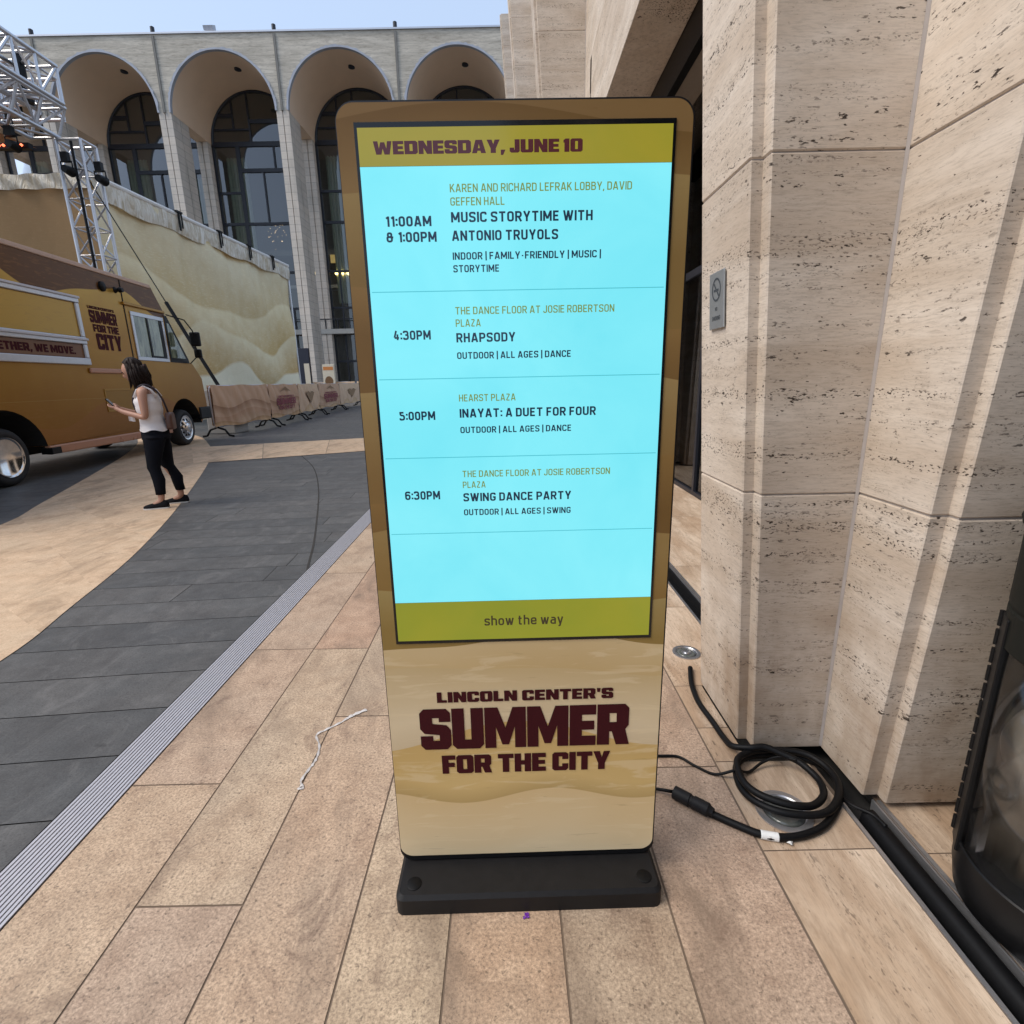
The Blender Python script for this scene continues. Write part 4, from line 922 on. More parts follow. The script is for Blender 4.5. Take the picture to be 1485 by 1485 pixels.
ws = pane("quarter_window", [(4.92, 1.90), (5.76, 1.90), (5.72, 2.0), (5.03, 2.90), (4.93, 2.88)], -.004, M['black'])
pane("pane", [(4.98, 2.0), (5.6, 2.0), (5.06, 2.74), (4.99, 2.74)], -.0105, M['cabglass'], ws)
mb = MB(); mb.hexa([(5.02, .1, 2.885), (5.02, W_-.1, 2.885), (5.72, W_-.1, 1.985), (5.72, .1, 1.985), (5.035, .1, 2.895), (5.035, W_-.1, 2.895), (5.735, W_-.1, 1.995), (5.735, .1, 1.995)]); mb.build("windshield", M['cabglass'], TR)
mr = MB().tube([(4.98, -.03, 2.92), (5.3, -.25, 2.84), (5.52, -.3, 2.62), (5.56, -.3, 2.05), (5.72, -.05, 1.9)], .014, 6).build("mirror_arm", M['black'], TR, smooth=True)
MB().box(5.52, 5.62, -.42, -.20, 2.28, 2.60).build("mirror_head", M['black'], mr, bevel=.03); MB().box(5.58, 5.68, -.38, -.22, 2.02, 2.22).build("mirror_head", M['black'], mr, bevel=.03)
tb("bumper", 5.86, 6.46, .56, .86, -.03, W_+.03, M['black'], bev=.03)
tb("step_plate", .78, .98, .37, .47, -.07, .1, M['black'])
for y in (.3, W_-.3): MB().lathe([(0, 0), (.11, -.02), (.13, -.06), (.14, -.07)], (6.36, y, 1.12), axis='x', n=20).build("headlight", M['alu'], TR, smooth=True)
tb("grille", 6.30, 6.345, .92, 1.4, .62, W_-.62, M['black'])
chrome = Mat("chrome", .12, 1.); chrome.set("Base Color", chrome.mix(chrome.noise(chrome.obj(), 14, 3), (.55, .53, .52), (.85, .84, .83))); M['chrome'] = chrome.m; M['darkchrome'] = plain('dull_hub_metal', (.16, .14, .125), .35, .7, .4, 12)
M['tyre'] = plain("tyre_rubber", (.014, .014, .015), .75, 0, .3, 30)
def wheel(s, y, dual):
    wl = MB().lathe([(.27, .02), (.30, -.01), (.37, -.015), (.405, .02), (.42, .07), (.42, .2), (.4, .26), (.3, .28)], (s, y, .42), axis='y', n=48).build("wheel", M['tyre'], TR, smooth=True, sharp=60)
    pr = [(.275, .0), (.29, -.012), (.285, -.02), (.265, -.01), (.24, .03), (.225, .10)] if dual else [(.275, .0), (.285, -.015), (.265, -.012), (.25, .02), (.2, .0), (.13, -.03), (.10, -.05), (.08, -.08), (0, -.085)]
    if dual: MB().lathe([(.226, .10), (.12, .12), (.10, .06), (.085, .035), (.0, .03)], (s, y, .42), axis='y', n=48).build("hub", M['darkchrome'], wl, smooth=True, sharp=50)
    MB().lathe(pr, (s, y, .42), axis='y', n=48).build("rim", M['chrome'], wl, smooth=True, sharp=50)
    mb = MB()
    for k in range(10):
        a = 2*math.pi*k/10; x, z = s+.185*math.cos(a), .42+.185*math.sin(a); yy = y+(.105 if dual else -.012)
        mb.lathe([(.026, .02), (.026, -.004), (0, -.006)], (x, yy, z), axis='y', n=12)
    mb.build("hand_hole", M['dark'], wl)
    mb = MB()
    for k in range(8):
        a = 2*math.pi*(k+.5)/8; mb.lathe([(.013, .02), (.013, -.03), (0, -.034)], (s+.125*math.cos(a), y+(.10 if dual else -.035), .42+.125*math.sin(a)), axis='y', n=8)
    mb.build("lug_nut", M['chrome'], wl)
wheel(.10, .06, True); wheel(5.2, .05, False)
for s in (.10, 5.2): MB().lathe([(.27, 0), (.40, .0), (.42, .05), (.42, .2), (.4, .24), (.27, .26)], (s, W_-.28, .42), axis='y', n=32).build("wheel", M['tyre'], TR, smooth=True, sharp=60)
tb("chassis", -2.9, 5.9, .3, .52, .75, W_-.75, M['dark'], bev=0)

# ------------------------------------------------------------------ kiosk
KX, KD, KA = .0234, 1.168, .0130
K = thing("digital_kiosk", "freestanding gold kiosk with a glowing cyan events screen in the centre", "kiosk", (KX, KD, 0), KA)
M['blackedge'] = plain("black_edge", (.008, .008, .009), .3)
mb = MB()
bp = [(x, y, z) for z in (.0, .046) for x, y in rrect(-.350, .350, -.106, .16, .022, 4)]
n = len(bp)//2
tp = [(x, y, .056) for x, y in rrect(-.341, .341, -.097, .151, .016, 4)]
mb.rings([bp[:n], bp[n:], tp]); base = mb.build("base", M['charcoal'], K, smooth=True, sharp=30)
for x in (-.305, .309):
    MB().lathe([(.0195, .0555), (.0195, .0575), (.0165, .0588), (0, .0592)], (x, -.066, 0), n=24).build("bolt_cap", M['rubber'], base, smooth=True, sharp=40)
mb = MB(); pf = rrect(-.3515, .3515, .060, 1.8795, .037, 8); mb.prism(pf, .0022, .046); mb.box(-.30, .30, .008, .04, .05, .1); mb.build("housing", M['blackedge'], K)
bz1, bz2, bz3 = srgb(132, 106, 70), srgb(150, 124, 84), srgb(176, 150, 104)
fl_ = [srgb(186, 163, 122), srgb(178, 152, 105), srgb(196, 172, 124), srgb(160, 130, 76), srgb(206, 186, 150), srgb(192, 168, 134)]
g = Mat("dune_vinyl", .4, 0, .22); o_ = g.obj(); sp = g.sep(o_); X, Z = sp[0], sp[2]
wob = g.noise(g.scale(o_, (2.2, 1, 5)), 2, 3, .5, .4)
def edge(a, *terms):
    e = a
    for amp, k, ph in terms: e = g.math('ADD', g.math('MULTIPLY', g.math('SINE', g.math('MULTIPLY_ADD', X, k, ph)), amp), e)
    return g.math('SUBTRACT', e, Z)
def layer(col, d, c1, c2, fade):
    ms = g.step(d, -.0006, .0006); fd = g.step(g.math('MULTIPLY_ADD', g.math('SUBTRACT', wob, .5), fade*.5, d), 0, fade); return g.mix(ms, col, g.mix(fd, c1, c2))
ra = lambda *c: srgb(*c)
col = ra(138, 110, 72)
col = layer(col, edge(1.845, (.03, 6, 2.2), (.0, 1, 0)), ra(122, 94, 56), ra(146, 118, 76), .12)
col = layer(col, edge(1.735, (.018, 5.5, .8)), ra(162, 138, 92), ra(142, 116, 72), .16)
col = layer(col, edge(1.50, (.05, 4.2, 3.4)), ra(150, 120, 76), ra(128, 100, 62), .1)
col = layer(col, edge(1.36, (.03, 7.5, 1.1)), ra(166, 142, 98), ra(140, 112, 70), .2)
col = layer(col, edge(1.13, (.05, 4.6, .2)), ra(146, 116, 72), ra(122, 94, 56), .12)
col = layer(col, edge(1.02, (.03, 6.5, 2.)), ra(160, 134, 88), ra(138, 108, 58), .22)
col = layer(col, edge(.845, (.03, 5, 4.0)), ra(168, 148, 100), ra(150, 126, 74), .10)
col = layer(col, edge(.722, (.022, 7.2, 1.2), (.008, 15, .3)), ra(212, 190, 150), ra(200, 174, 128), .12)
col = layer(col, edge(.640, (.018, 5.5, 2.6), (.006, 13, 0)), ra(204, 182, 142), ra(224, 208, 180), .15)
col = g.mix(g.math('MULTIPLY', g.step(edge(.455, (.042, 8.2, 1.75)), -.07, -.001), .18), col, ra(140, 112, 78))
col = layer(col, edge(.455, (.042, 8.2, 1.75)), ra(204, 174, 116), ra(212, 186, 132), .16)
col = g.mix(g.math('MULTIPLY', g.step(edge(.268, (.020, 13.5, .65)), -.05, -.001), .30), col, ra(112, 84, 44))
col = layer(col, edge(.268, (.020, 13.5, .65)), ra(216, 192, 150), ra(226, 210, 180), .2)
nn = g.noise(g.scale(o_, (3., 1, 22)), 1.6, 4, .6, .8); col = g.mix(g.math('MULTIPLY', g.math('MULTIPLY', g.step(nn, .54, .62), g.step(Z, .71, .69)), .38), col, ra(232, 216, 186))
n2 = g.noise(g.scale(o_, (6., 1, 60)), 1.6, 3, .6, .5); col = g.mix(g.math('MULTIPLY', g.step(n2, .66, .72), .18), col, ra(120, 88, 48))
g.set("Base Color", g.mix(1., col, (1.0, .96, .86), 'MULTIPLY')); g.set("Roughness", .32)
mb = MB(); pf = rrect(-.3495, .3475, .0765, 1.8755, .034, 8); mb.prism(pf, .0, .002); mb.build("front_panel", g.m, K)
# display
SX0, SX1, SZ0, SZ1 = -.3155, .3145, .7255, 1.8415
sc = MB().box(SX0, SX1, -.0018, -.0002, SZ0, SZ1).build("screen", plain("screen_bezel", (.006, .007, .008), .12), K)
def emis(name, c, st, rough=.12):
    g = Mat(name, rough, 0, .5); g.set("Base Color", (.01, .01, .01)); g.set("Emission Color", c); g.set("Emission Strength", st/2**EXPO); return g
def disp(name, c, st, x0, x1, z0, z1):
    g = emis("lit_"+name, c, st); g.set("Emission Color", g.mix(g.step(g.noise(g.obj(), 3.2, 4, .6, .5), .25, .75), tuple(q*(.86, .93, .95)[i_] for i_, q in enumerate(c)), tuple(min(1, q*(1.16, 1.03, 1.01)[i_]) for i_, q in enumerate(c))))
    return MB().quad((x0, -.0024, z0), (x1, -.0024, z0), (x1, -.0024, z1), (x0, -.0024, z1)).build(name, g.m, sc, fix=False)
ix0, ix1 = SX0+.006, SX1-.006
disp("header_band", srgb(147, 140, 42), 1., ix0, ix1, 1.7650, SZ1-.0095)
disp("event_list", srgb(128, 237, 251), 1.0, ix0, ix1, .8350, 1.7645)
disp("footer_band", srgb(136, 141, 34), 1., ix0, ix1, SZ0+.008, .8345)
navy = emis("navy_text", srgb(14, 42, 66), 1.).m; olive = emis("olive_text", srgb(122, 142, 62), 1.).m; mar = emis("maroon_text", srgb(70, 22, 30), 1.).m; foot = emis("brown_text", srgb(52, 44, 22), 1.).m
rule = emis("rule_line", srgb(80, 190, 205), 1.).m
TY = -.0029
heavy(MB(), "WEDNESDAY, JUNE 10", -.2804, .1306, 1.7855, 1.8085, TY, gap=.05, sp=.2).build("date_lettering", mar, sc, fix=False)
condensed(MB(), "show the way", -.0964, .0966, .7700, .796, TY, .15).build("footer_lettering", foot, sc, fix=False)
ev = [("venue", "KAREN AND RICHARD LEFRAK LOBBY, DAVID|GEFFEN HALL", [(-.1344, 1.7175, .2306, 1.7325), (-.1344, 1.6935, -.0254, 1.7085)]),
 ("title", "MUSIC STORYTIME WITH|ANTONIO TRUYOLS", [(-.1344, 1.663, .1526, 1.682), (-.1344, 1.629, .0826, 1.648)]),
 ("details", "INDOOR | FAMILY-FRIENDLY | MUSIC ||STORYTIME", None),
 ("time", "11:00AM|& 1:00PM", [(-.2674, 1.657, -.1744, 1.676), (-.2674, 1.628, -.1654, 1.647)]),
 ("venue", "THE DANCE FLOOR AT JOSIE ROBERTSON|PLAZA", [(-.1344, 1.4875, .2016, 1.5025), (-.1344, 1.463, -.0814, 1.478)]),
 ("title", "RHAPSODY", [(-.1344, 1.4315, -.0084, 1.4505)]), ("details", "OUTDOOR ~ ALL AGES ~ DANCE", [(-.1344, 1.3975, .1106, 1.4115)]), ("time", "4:30PM", [(-.2674, 1.4385, -.1884, 1.4575)]),
 ("venue", "HEARST PLAZA", [(-.1344, 1.308, -.0104, 1.323)]), ("title", "INAYAT: A DUET FOR FOUR", [(-.1344, 1.273, .1666, 1.292)]), ("details", "OUTDOOR ~ ALL AGES ~ DANCE", [(-.1344, 1.239, .1126, 1.253)]), ("time", "5:00PM", [(-.2674, 1.2695, -.1884, 1.2885)]),
 ("venue", "THE DANCE FLOOR AT JOSIE ROBERTSON|PLAZA", [(-.1344, 1.1395, .2016, 1.1545), (-.1344, 1.1145, -.0824, 1.1295)]), ("title", "SWING DANCE PARTY", [(-.1344, 1.083, .1136, 1.1025)]), ("details", "OUTDOOR ~ ALL AGES ~ SWING", [(-.1344, 1.050, .1126, 1.0645)]), ("time", "6:30PM", [(-.2674, 1.0895, -.1874, 1.1095)])]
for kind, txt, boxes in ev:
    if boxes is None: lines = ["INDOOR ~ FAMILY-FRIENDLY ~ MUSIC ~", "STORYTIME"]; boxes = [(-.1344, 1.5935, .1706, 1.6075), (-.1344, 1.5695, -.0394, 1.5835)]
    else: lines = txt.split('|')
    mb = MB()
    for l, (a, b, c, d) in zip(lines, boxes): condensed(mb, l.replace('~', '|'), a, c, b, d, TY, {'venue': .145, 'title': .19, 'details': .175, 'time': .20}[kind])
    mb.build("%s_lettering" % kind, olive if kind == 'venue' else navy, sc, fix=False)
for z in (1.534, 1.3575, 1.1855, 1.008): MB().quad((ix0+.004, -.00265, z-.0009), (ix1-.004, -.00265, z-.0009), (ix1-.004, -.00265, z+.0009), (ix0+.004, -.00265, z+.0009)).build("divider", rule, sc, fix=False)
mb = MB(); heavy(mb, "LINCOLN CENTER'S", -.2244, .2256, .5575, .5875, -.0012, gap=.06, sp=.26); heavy(mb, "SUMMER", -.2724, .2706, .419, .5395, -.0012, gap=.03); heavy(mb, "FOR THE CITY", -.2214, .2226, .3435, .3995, -.0012, gap=.045, sp=.25)
mb.build("front_lettering", M['maroon'], K, fix=False)

# ------------------------------------------------------------------ cables by the column
def smooth3(pts, zs, n=7): return catmull([(x, y, z) for (x, y), z in zip(pts, zs)], n)
coil = [(.605, 1.355), (.668, 1.309), (.728, 1.272), (.787, 1.259), (.856, 1.266), (.934, 1.297), (1.008, 1.358), (1.062, 1.425), (1.085, 1.491), (1.072, 1.552), (1.02, 1.590), (.945, 1.606), (.873, 1.606), (.813, 1.59), (.771, 1.547), (.747, 1.47), (.752, 1.405), (.783, 1.354), (.836, 1.324), (.909, 1.316), (.971, 1.333), (1.033, 1.391), (1.066, 1.454), (1.066, 1.515), (1.036, 1.566), (.981, 1.592), (.909, 1.602), (.845, 1.598), (.794, 1.573), (.765, 1.531), (.749, 1.448), (.768, 1.391), (.814, 1.353), (.868, 1.336), (.927, 1.347), (.985, 1.392), (1.007, 1.448), (.998, 1.494), (.974, 1.533), (.936, 1.563), (.89, 1.592), (.84, 1.60), (.795, 1.635), (.79, 1.70), (.785, 1.803), (.775, 1.925), (.785, 2.03), (.80, 2.10), (.83, 2.2)]
zc = [.012]*12+[.012, .013, .014, .016, .022, .030, .034, .034, .034, .034, .034, .036, .04, .04, .038, .036, .036, .04, .046, .050, .052, .05, .04, .034, .034, .04, .048, .052, .058, .05, .03, .014, .012, .012, .012, .012, .012]
zc = (zc+[.012]*60)[:len(coil)]
cb = thing("coiled_cable", "thick black power cable coiled on the floor beside the stone column", "cable")
MB().tube(smooth3(coil, zc), .0115, 10).build("cable", M['rubber'], cb, smooth=True)
cn = Vector((.605, 1.355, .02)); ce = Vector((.515, 1.433, .022))
d = (ce-cn).normalized(); q_ = [cn-d*.012, cn, cn+d*.004, cn+d*.052, cn+d*.054, cn+d*.062, cn+d*.064, ce-d*.002, ce]
cc = MB().tube(q_, [.013, .016, .021, .021, .018, .018, .021, .021, .014], 14).build("connector", M['charcoal'], cb, smooth=True, sharp=40)
MB().tube([ce, (.49, 1.442, .02), (.455, 1.46, .012), (.37, 1.40, .01), (.33, 1.34, .01)], .0055, 8).build("tail", M['rubber'], cb, smooth=True)
lt = catmull([(.728, 1.272, .012), (.752, 1.2655, .012), (.776, 1.260, .012)], 6)
MB().tube(lt, .0128, 12).build("cable_label", plain("white_tape", (.75, .75, .73), .5), cb, smooth=True)
th = thing("thin_cable", "thin black lead from the kiosk side to the cable coil", "cable")
MB().tube(smooth3([(.33, 1.52), (.40, 1.60), (.46, 1.625), (.527, 1.621), (.589, 1.615), (.634, 1.567), (.689, 1.525), (.754, 1.512), (.808, 1.53), (.869, 1.561), (.924, 1.563), (.969, 1.526)], [.006]*7+[.032, .008, .02, .04, .056]), .0048, 8).build("lead", M['rubber'], th, smooth=True)
cl = thing("cable_cover", "long black rubber hose lying in the steel-edged slot by the bin", "cable cover")
mb = MB(); prof = [(-.034, -.02), (-.030, .010), (-.016, .021), (.004, .021), (.014, .012), (.016, -.02)]
mb.rings([[(1.110+x, y, z) for x, z in prof] for y in (1.345, 1.32, .8, .2, -.6, -3)]); mb.build("hose", M['rubber'], cl, smooth=True, sharp=50)
MB().tube(catmull([(1.052, 1.404, .012), (1.064, 1.363, .02), (1.10, 1.325, .022), (1.11, 1.28, .022)], 6), .0065, 8).build("cord", M['rubber'], cl, smooth=True)

# ------------------------------------------------------------------ litter
rb = catmull([(-.636, 1.94), (-.672, 1.914), (-.697, 1.889), (-.723, 1.854), (-.766, 1.813), (-.793, 1.78), (-.761, 1.721), (-.747, 1.665), (-.747, 1.624), (-.753, 1.591), (-.76, 1.537), (-.74, 1.506), (-.755, 1.50), (-.748, 1.52)], 5)
mb = MB(); N_ = len(rb)
for i in range(N_-1):
    a, b = rb[i], rb[i+1]; n_ = (b-a).normalized().cross(Vector((0, 0, 1))); 
    wa = (.0065 if i < 12 else .0035)*(1+.4*math.sin(i*1.7)); wb = (.0065 if i+1 < 12 else .0035)*(1+.4*math.sin((i+1)*1.7))
    za, zb = .002+.002*abs(math.sin(i*.9)), .002+.002*abs(math.sin((i+1)*.9))
    mb.quad((*(a-n_*wa)[:2], za), (*(a+n_*wa)[:2], za+.002), (*(b+n_*wb)[:2], zb+.002), (*(b-n_*wb)[:2], zb))
rbn = thing("torn_ribbon", "torn strip of white plastic ribbon lying across a paving joint", "litter"); mb.build("strip", plain("white_plastic", (.60, .57, .55), .4, 0, .3, 60), rbn, smooth=True, fix=False)
mb = MB(); vs = [(.804+.012*math.cos(k)*(.6+.4*math.sin(k*3)), 1.244+.007*math.sin(k), .004+.005*abs(math.sin(k*2))) for k in [i*.7 for i in range(9)]]; mb.add(vs+[(.804, 1.244, .014)], [(i, (i+1) % 9, 9) for i in range(9)])
sp_ = thing("paper_scrap", "tiny crumpled white scrap beside the coiled cable", "litter"); mb.build("scrap", plain("scrap_white", (.7, .7, .68), .6), sp_, fix=False)
pp = thing("purple_scrap", "tiny purple scrap at the front edge of the kiosk base", "litter"); mb = MB()
for k in range(5):
    x, y = .016+random.uniform(-.006, .006), 1.048+random.uniform(-.006, .006); r = .0035; mb.quad((x-r, y-r, .002), (x+r, y-r*.5, .004), (x+r*.6, y+r, .003), (x-r*.8, y+r, .005))
mb.build("flake", plain("purple_foil", (.16, .03, .35), .3), pp, fix=False)

# ------------------------------------------------------------------ litter bin
BN = thing("litter_bin", "black round bin with a clear panel standing at the bottom right by the column", "bin", (1.348, .995, .006))
r_ = .222
MB().lathe([(r_-.03, .0), (r_-.01, .02), (r_-.004, .06), (r_, .08), (r_, .15), (r_-.006, .155), (r_-.012, .15), (r_-.02, .03), (0, .02)], n=64).build("foot_ring", M['black'], BN, smooth=True, sharp=40)
MB().lathe([(r_-.012, .71), (r_+.001, .712), (r_+.001, .80), (r_-.004, .805), (r_-.004, .812), (r_+.001, .815), (r_+.001, 1.0), (r_+.008, 1.005), (r_+.012, 1.02), (r_+.004, 1.045), (r_-.03, 1.06), (r_-.08, 1.065), (r_-.09, 1.02), (0, 1.0)], n=64).build("lid", plain("bin_lid_black", (.008, .009, .0075), .55, 0, .2, 12, spec=.2), BN, smooth=True, sharp=40)
for an in (143, 300, 40):
    mb = MB(); a0, a1 = R(an-9), R(an+9)
    ps = []
    for zz in (.12, .78):
        for aa, rr_ in ((a0, r_-.012), (a0, r_+.006), (a1, r_+.006), (a1, r_-.012)): ps.append((rr_*math.cos(aa), rr_*math.sin(aa), zz))
    mb.hexa(ps); mb.build("upright", M['black'], BN, bevel=.003)
hn = MB()
a0 = R(135)
for k in range(13):
    z = .14+k*.05; hn.tube([((r_+.006)*math.cos(a0), (r_+.006)*math.sin(a0), z), ((r_+.006)*math.cos(a0), (r_+.006)*math.sin(a0), z+.04)], .0055, 8)
hn.build("hinge", M['black'], BN, smooth=True, sharp=50)
MB().lathe([(r_-.004, .15), (r_-.004, .715)], n=64).build("clear_panel", glassmat("clear_plastic", (.86, .85, .82), .5, .10), BN, smooth=True, fix=False)
mb = MB()
def bagf(u, vv):
    a = u*2*math.pi; r = .175*(1-.25*vv)+.02*math.sin(a*7+vv*9)+.014*math.sin(a*13-vv*14); return (r*math.cos(a), r*math.sin(a), .05+vv*.72+.015*math.sin(a*5))
mb.grid(bagf, 90, 30)
g = Mat("milky_bag", .35, 0, .5); g.set("Base Color", g.mix(g.noise(g.obj(), 9, 3), (.30, .27, .24), (.62, .59, .55))); g.set("Alpha", .5); bgm = g.m
bag = thing("bin_liner", "crinkled clear plastic liner hanging inside the round bin", "bag", (1.348, .995, 0.006)); mb.build("film", bgm, bag, smooth=True, fix=False)
def crumple(name, label, c, rad, mat, seed, sq=1.):
    rnd_ = random.Random(seed); t = thing(name, label, "rubbish", c); bm = bmesh.new(); bmesh.ops.create_icosphere(bm, subdivisions=3, radius=rad)
    for v in bm.verts: v.co *= 1+rnd_.uniform(-.28, .2); v.co.z *= sq
    me = bpy.data.meshes.new("sheet"); bm.to_mesh(me); bm.free(); me.materials.append(mat); o = bpy.data.objects.new("sheet", me); COL.objects.link(o); o.parent = t
crumple("crumpled_paper", "crumpled white paper inside the clear round bin", (1.276, .93, .40), .06, plain("white_paper", (.75, .74, .72), .7), 3)
crumple("crumpled_wrapper", "small orange wrapper low inside the clear round bin", (1.276, .90, .24), .042, plain("orange_wrapper", (.6, .22, .06), .4), 4, .7)
crumple("crumpled_bag", "grey crumpled bag filling the lower part of the bin", (1.366, 1.02, .24), .13, plain("grey_paper", (.3, .29, .27), .8), 5)

# ------------------------------------------------------------------ woman with a phone
PX, PY = -4.05, 5.95
W = thing("person", "woman in white tank top and black leggings looking at her phone", "person", (PX, PY, 0), R(-160))
skin = plain("skin", (.44, .235, .16), .55, 0, .08, 30); M['cloth_w'] = plain("white_cotton", (.72, .68, .67), .85, 0, .08, 40, bump=.2); M['legging'] = plain("black_legging", (.006, .007, .011), .8, 0, .3, 30, spec=.12)
M['hair'] = plain("dark_brown_hair", (.014, .007, .005), .6, 0, .5, 60, bump=.3, spec=.18); M['shoe'] = plain("black_knit_shoe", (.010, .010, .012), .85, 0, .3, 80, spec=.15); M['sole'] = plain("white_sole", (.6, .58, .55), .6)
def skinbody(name, nodes, edges, mat, parent, root=0, sub=2):
    names = list(nodes); idx = {k: i for i, k in enumerate(names)}
    me = bpy.data.meshes.new(name); me.from_pydata([nodes[k][0] for k in names], [(idx[a], idx[b]) for a, b in edges], [])
    o = bpy.data.objects.new(name, me); COL.objects.link(o); me.materials.append(mat)
    if parent: o.parent = parent
    md = o.modifiers.new("skin", 'SKIN'); md.use_smooth_shade = True; md.branch_smoothing = .6
    for k in names:
        sv = me.skin_vertices[0].data[idx[k]]; r = nodes[k][1]; sv.radius = r if isinstance(r, tuple) else (r, r); sv.use_root = (idx[k] == root)
    sb = o.modifiers.new("sub", 'SUBSURF'); sb.levels = sub; sb.render_levels = sub
    return o
# local axes: x = the way she faces, y = her left (toward the camera), z up
nd = {'pelvis': ((-.02, 0, .86), (.145, .10)), 'waist': ((-.01, 0, 1.02), (.115, .085)), 'chest': ((-.01, 0, 1.20), (.135, .095)), 'collar': ((-.01, 0, 1.335), (.09, .07)),
      'neck': ((.02, 0, 1.39), .047), 'skull': ((.055, 0, 1.47), .06)}
ed = [('pelvis', 'waist'), ('waist', 'chest'), ('chest', 'collar'), ('collar', 'neck'), ('neck', 'skull')]
for sd_, s in (('l', 1), ('r', -1)):
    fxx = .03 if s > 0 else -.12
    nd.update({'hip'+sd_: ((-.02, s*.085, .80), .088), 'knee'+sd_: ((fxx*.6+.02, s*.10, .46), .055), 'calf'+sd_: ((fxx*.85-.015, s*.11, .32), .050), 'ankle'+sd_: ((fxx-.02, s*.115, .09), .034), 'foot'+sd_: ((fxx+.08, s*.125, .04), .03),
               'sho'+sd_: ((0, s*.165, 1.315), .052), 'elb'+sd_: ((-.005 if s > 0 else .02, s*.20, 1.03), .036), 'wri'+sd_: ((.22, s*.095, 1.10), .025), 'palm'+sd_: ((.285, s*.065, 1.135), (.032, .017))})
    ed += [('pelvis', 'hip'+sd_), ('hip'+sd_, 'knee'+sd_), ('knee'+sd_, 'calf'+sd_), ('calf'+sd_, 'ankle'+sd_), ('ankle'+sd_, 'foot'+sd_), ('collar', 'sho'+sd_), ('sho'+sd_, 'elb'+sd_), ('elb'+sd_, 'wri'+sd_), ('wri'+sd_, 'palm'+sd_)]
    for fi in range(4):
        yo = s*(.082-.018*fi); ln = (.050, .058, .054, .042)[fi]
        nd['k%s%d' % (sd_, fi)] = ((.318, yo, 1.150+.002*fi), .0088); nd['m%s%d' % (sd_, fi)] = ((.318+ln*.6, yo-s*.006, 1.168), .008); nd['t%s%d' % (sd_, fi)] = ((.318+ln*.75, yo-s*.018, 1.190), .007)
        ed += [('palm'+sd_, 'k%s%d' % (sd_, fi)), ('k%s%d' % (sd_, fi), 'm%s%d' % (sd_, fi)), ('m%s%d' % (sd_, fi), 't%s%d' % (sd_, fi))]
    nd['th'+sd_] = ((.292, s*.030, 1.162), .010); nd['tt'+sd_] = ((.322, s*.012, 1.192), .008); ed += [('palm'+sd_, 'th'+sd_), ('th'+sd_, 'tt'+sd_)]
body = skinbody("body", nd, ed, skin, W)
# head as part of the body surface look: skull, jaw, face
hd = bmesh.new(); bmesh.ops.create_uvsphere(hd, u_segments=32, v_segments=24, radius=1)
for v in hd.verts:
    x, y, z = v.co
    jaw = max(0, -z); fx_ = x*(.098 if x > 0 else .095); fx_ += .012*jaw*(1 if x > 0 else -1.5)*abs(x)
    yy = y*(.074-.022*jaw); zz = z*(.108 if z > 0 else .122)
    nose = math.exp(-((z+.12)/.16)**2-((y)/.16)**2)*max(0, x); fx_ += .022*nose
    eye = math.exp(-((z-.06)/.09)**2-((abs(y)-.38)/.16)**2)*max(0, x); fx_ -= .008*eye
    lip = math.exp(-((z+.5)/.08)**2-(y/.25)**2)*max(0, x); fx_ += .007*lip
    chin = math.exp(-((z+.85)/.14)**2-(y/.3)**2)*max(0, x); fx_ += .012*chin
    v.co = Vector((fx_, yy, zz))
bmesh.ops.rotate(hd, verts=hd.verts, cent=(0, 0, 0), matrix=Matrix.Rotation(R(26), 3, 'Y'))
bmesh.ops.translate(hd, verts=hd.verts, vec=(.085, 0, 1.535))
me = bpy.data.meshes.new("head"); hd.to_mesh(me); hd.free(); me.materials.append(skin); me.polygons.foreach_set("use_smooth", [True]*len(me.polygons))
ho = bpy.data.objects.new("head", me); COL.objects.link(ho); ho.parent = W
Rh = Matrix.Rotation(R(26), 3, 'Y')
for s in (-1, 1):
    for nm, p, r, mt in (("ear", (-.005, s*.073, -.015), (.016, .009, .028), skin), ("eye", (.082, s*.029, .005), (.009, .011, .008), M['hair']), ("eyebrow", (.090, s*.030, .024), (.008, .018, .004), M['hair'])):
        bm = bmesh.new(); bmesh.ops.create_uvsphere(bm, u_segments=12, v_segments=8, radius=1)
        for v in bm.verts: v.co = Rh @ Vector((v.co.x*r[0]+p[0], v.co.y*r[1]+p[1], v.co.z*r[2]+p[2])) + Vector((.085, 0, 1.535))
        me = bpy.data.meshes.new(nm); bm.to_mesh(me); bm.free(); me.materials.append(mt); o = bpy.data.objects.new(nm, me); COL.objects.link(o); o.parent = ho
mb = MB()
def el(cx, cy, z, rx, ry, n=28, tilt=0., e=1.): 
    return [(cx+rx*math.cos(2*math.pi*k/n), cy+ry*math.sin(2*math.pi*k/n), z+tilt*math.cos(2*math.pi*k/n)) for k in range(n)]
# mouth line
mb.add([Rh @ Vector((.097, y, -.062+.002*math.cos(y*60))) + Vector((.0865, 0, 1.535)) for y in (-.02, -.01, 0, .01, .02)]+[Rh @ Vector((.094, y, -.070)) + Vector((.0865, 0, 1.535)) for y in (.02, .01, 0, -.01, -.02)], [tuple(range(10))])
mb.build("lips", plain("lips", (.32, .10, .09), .5), ho, fix=False)
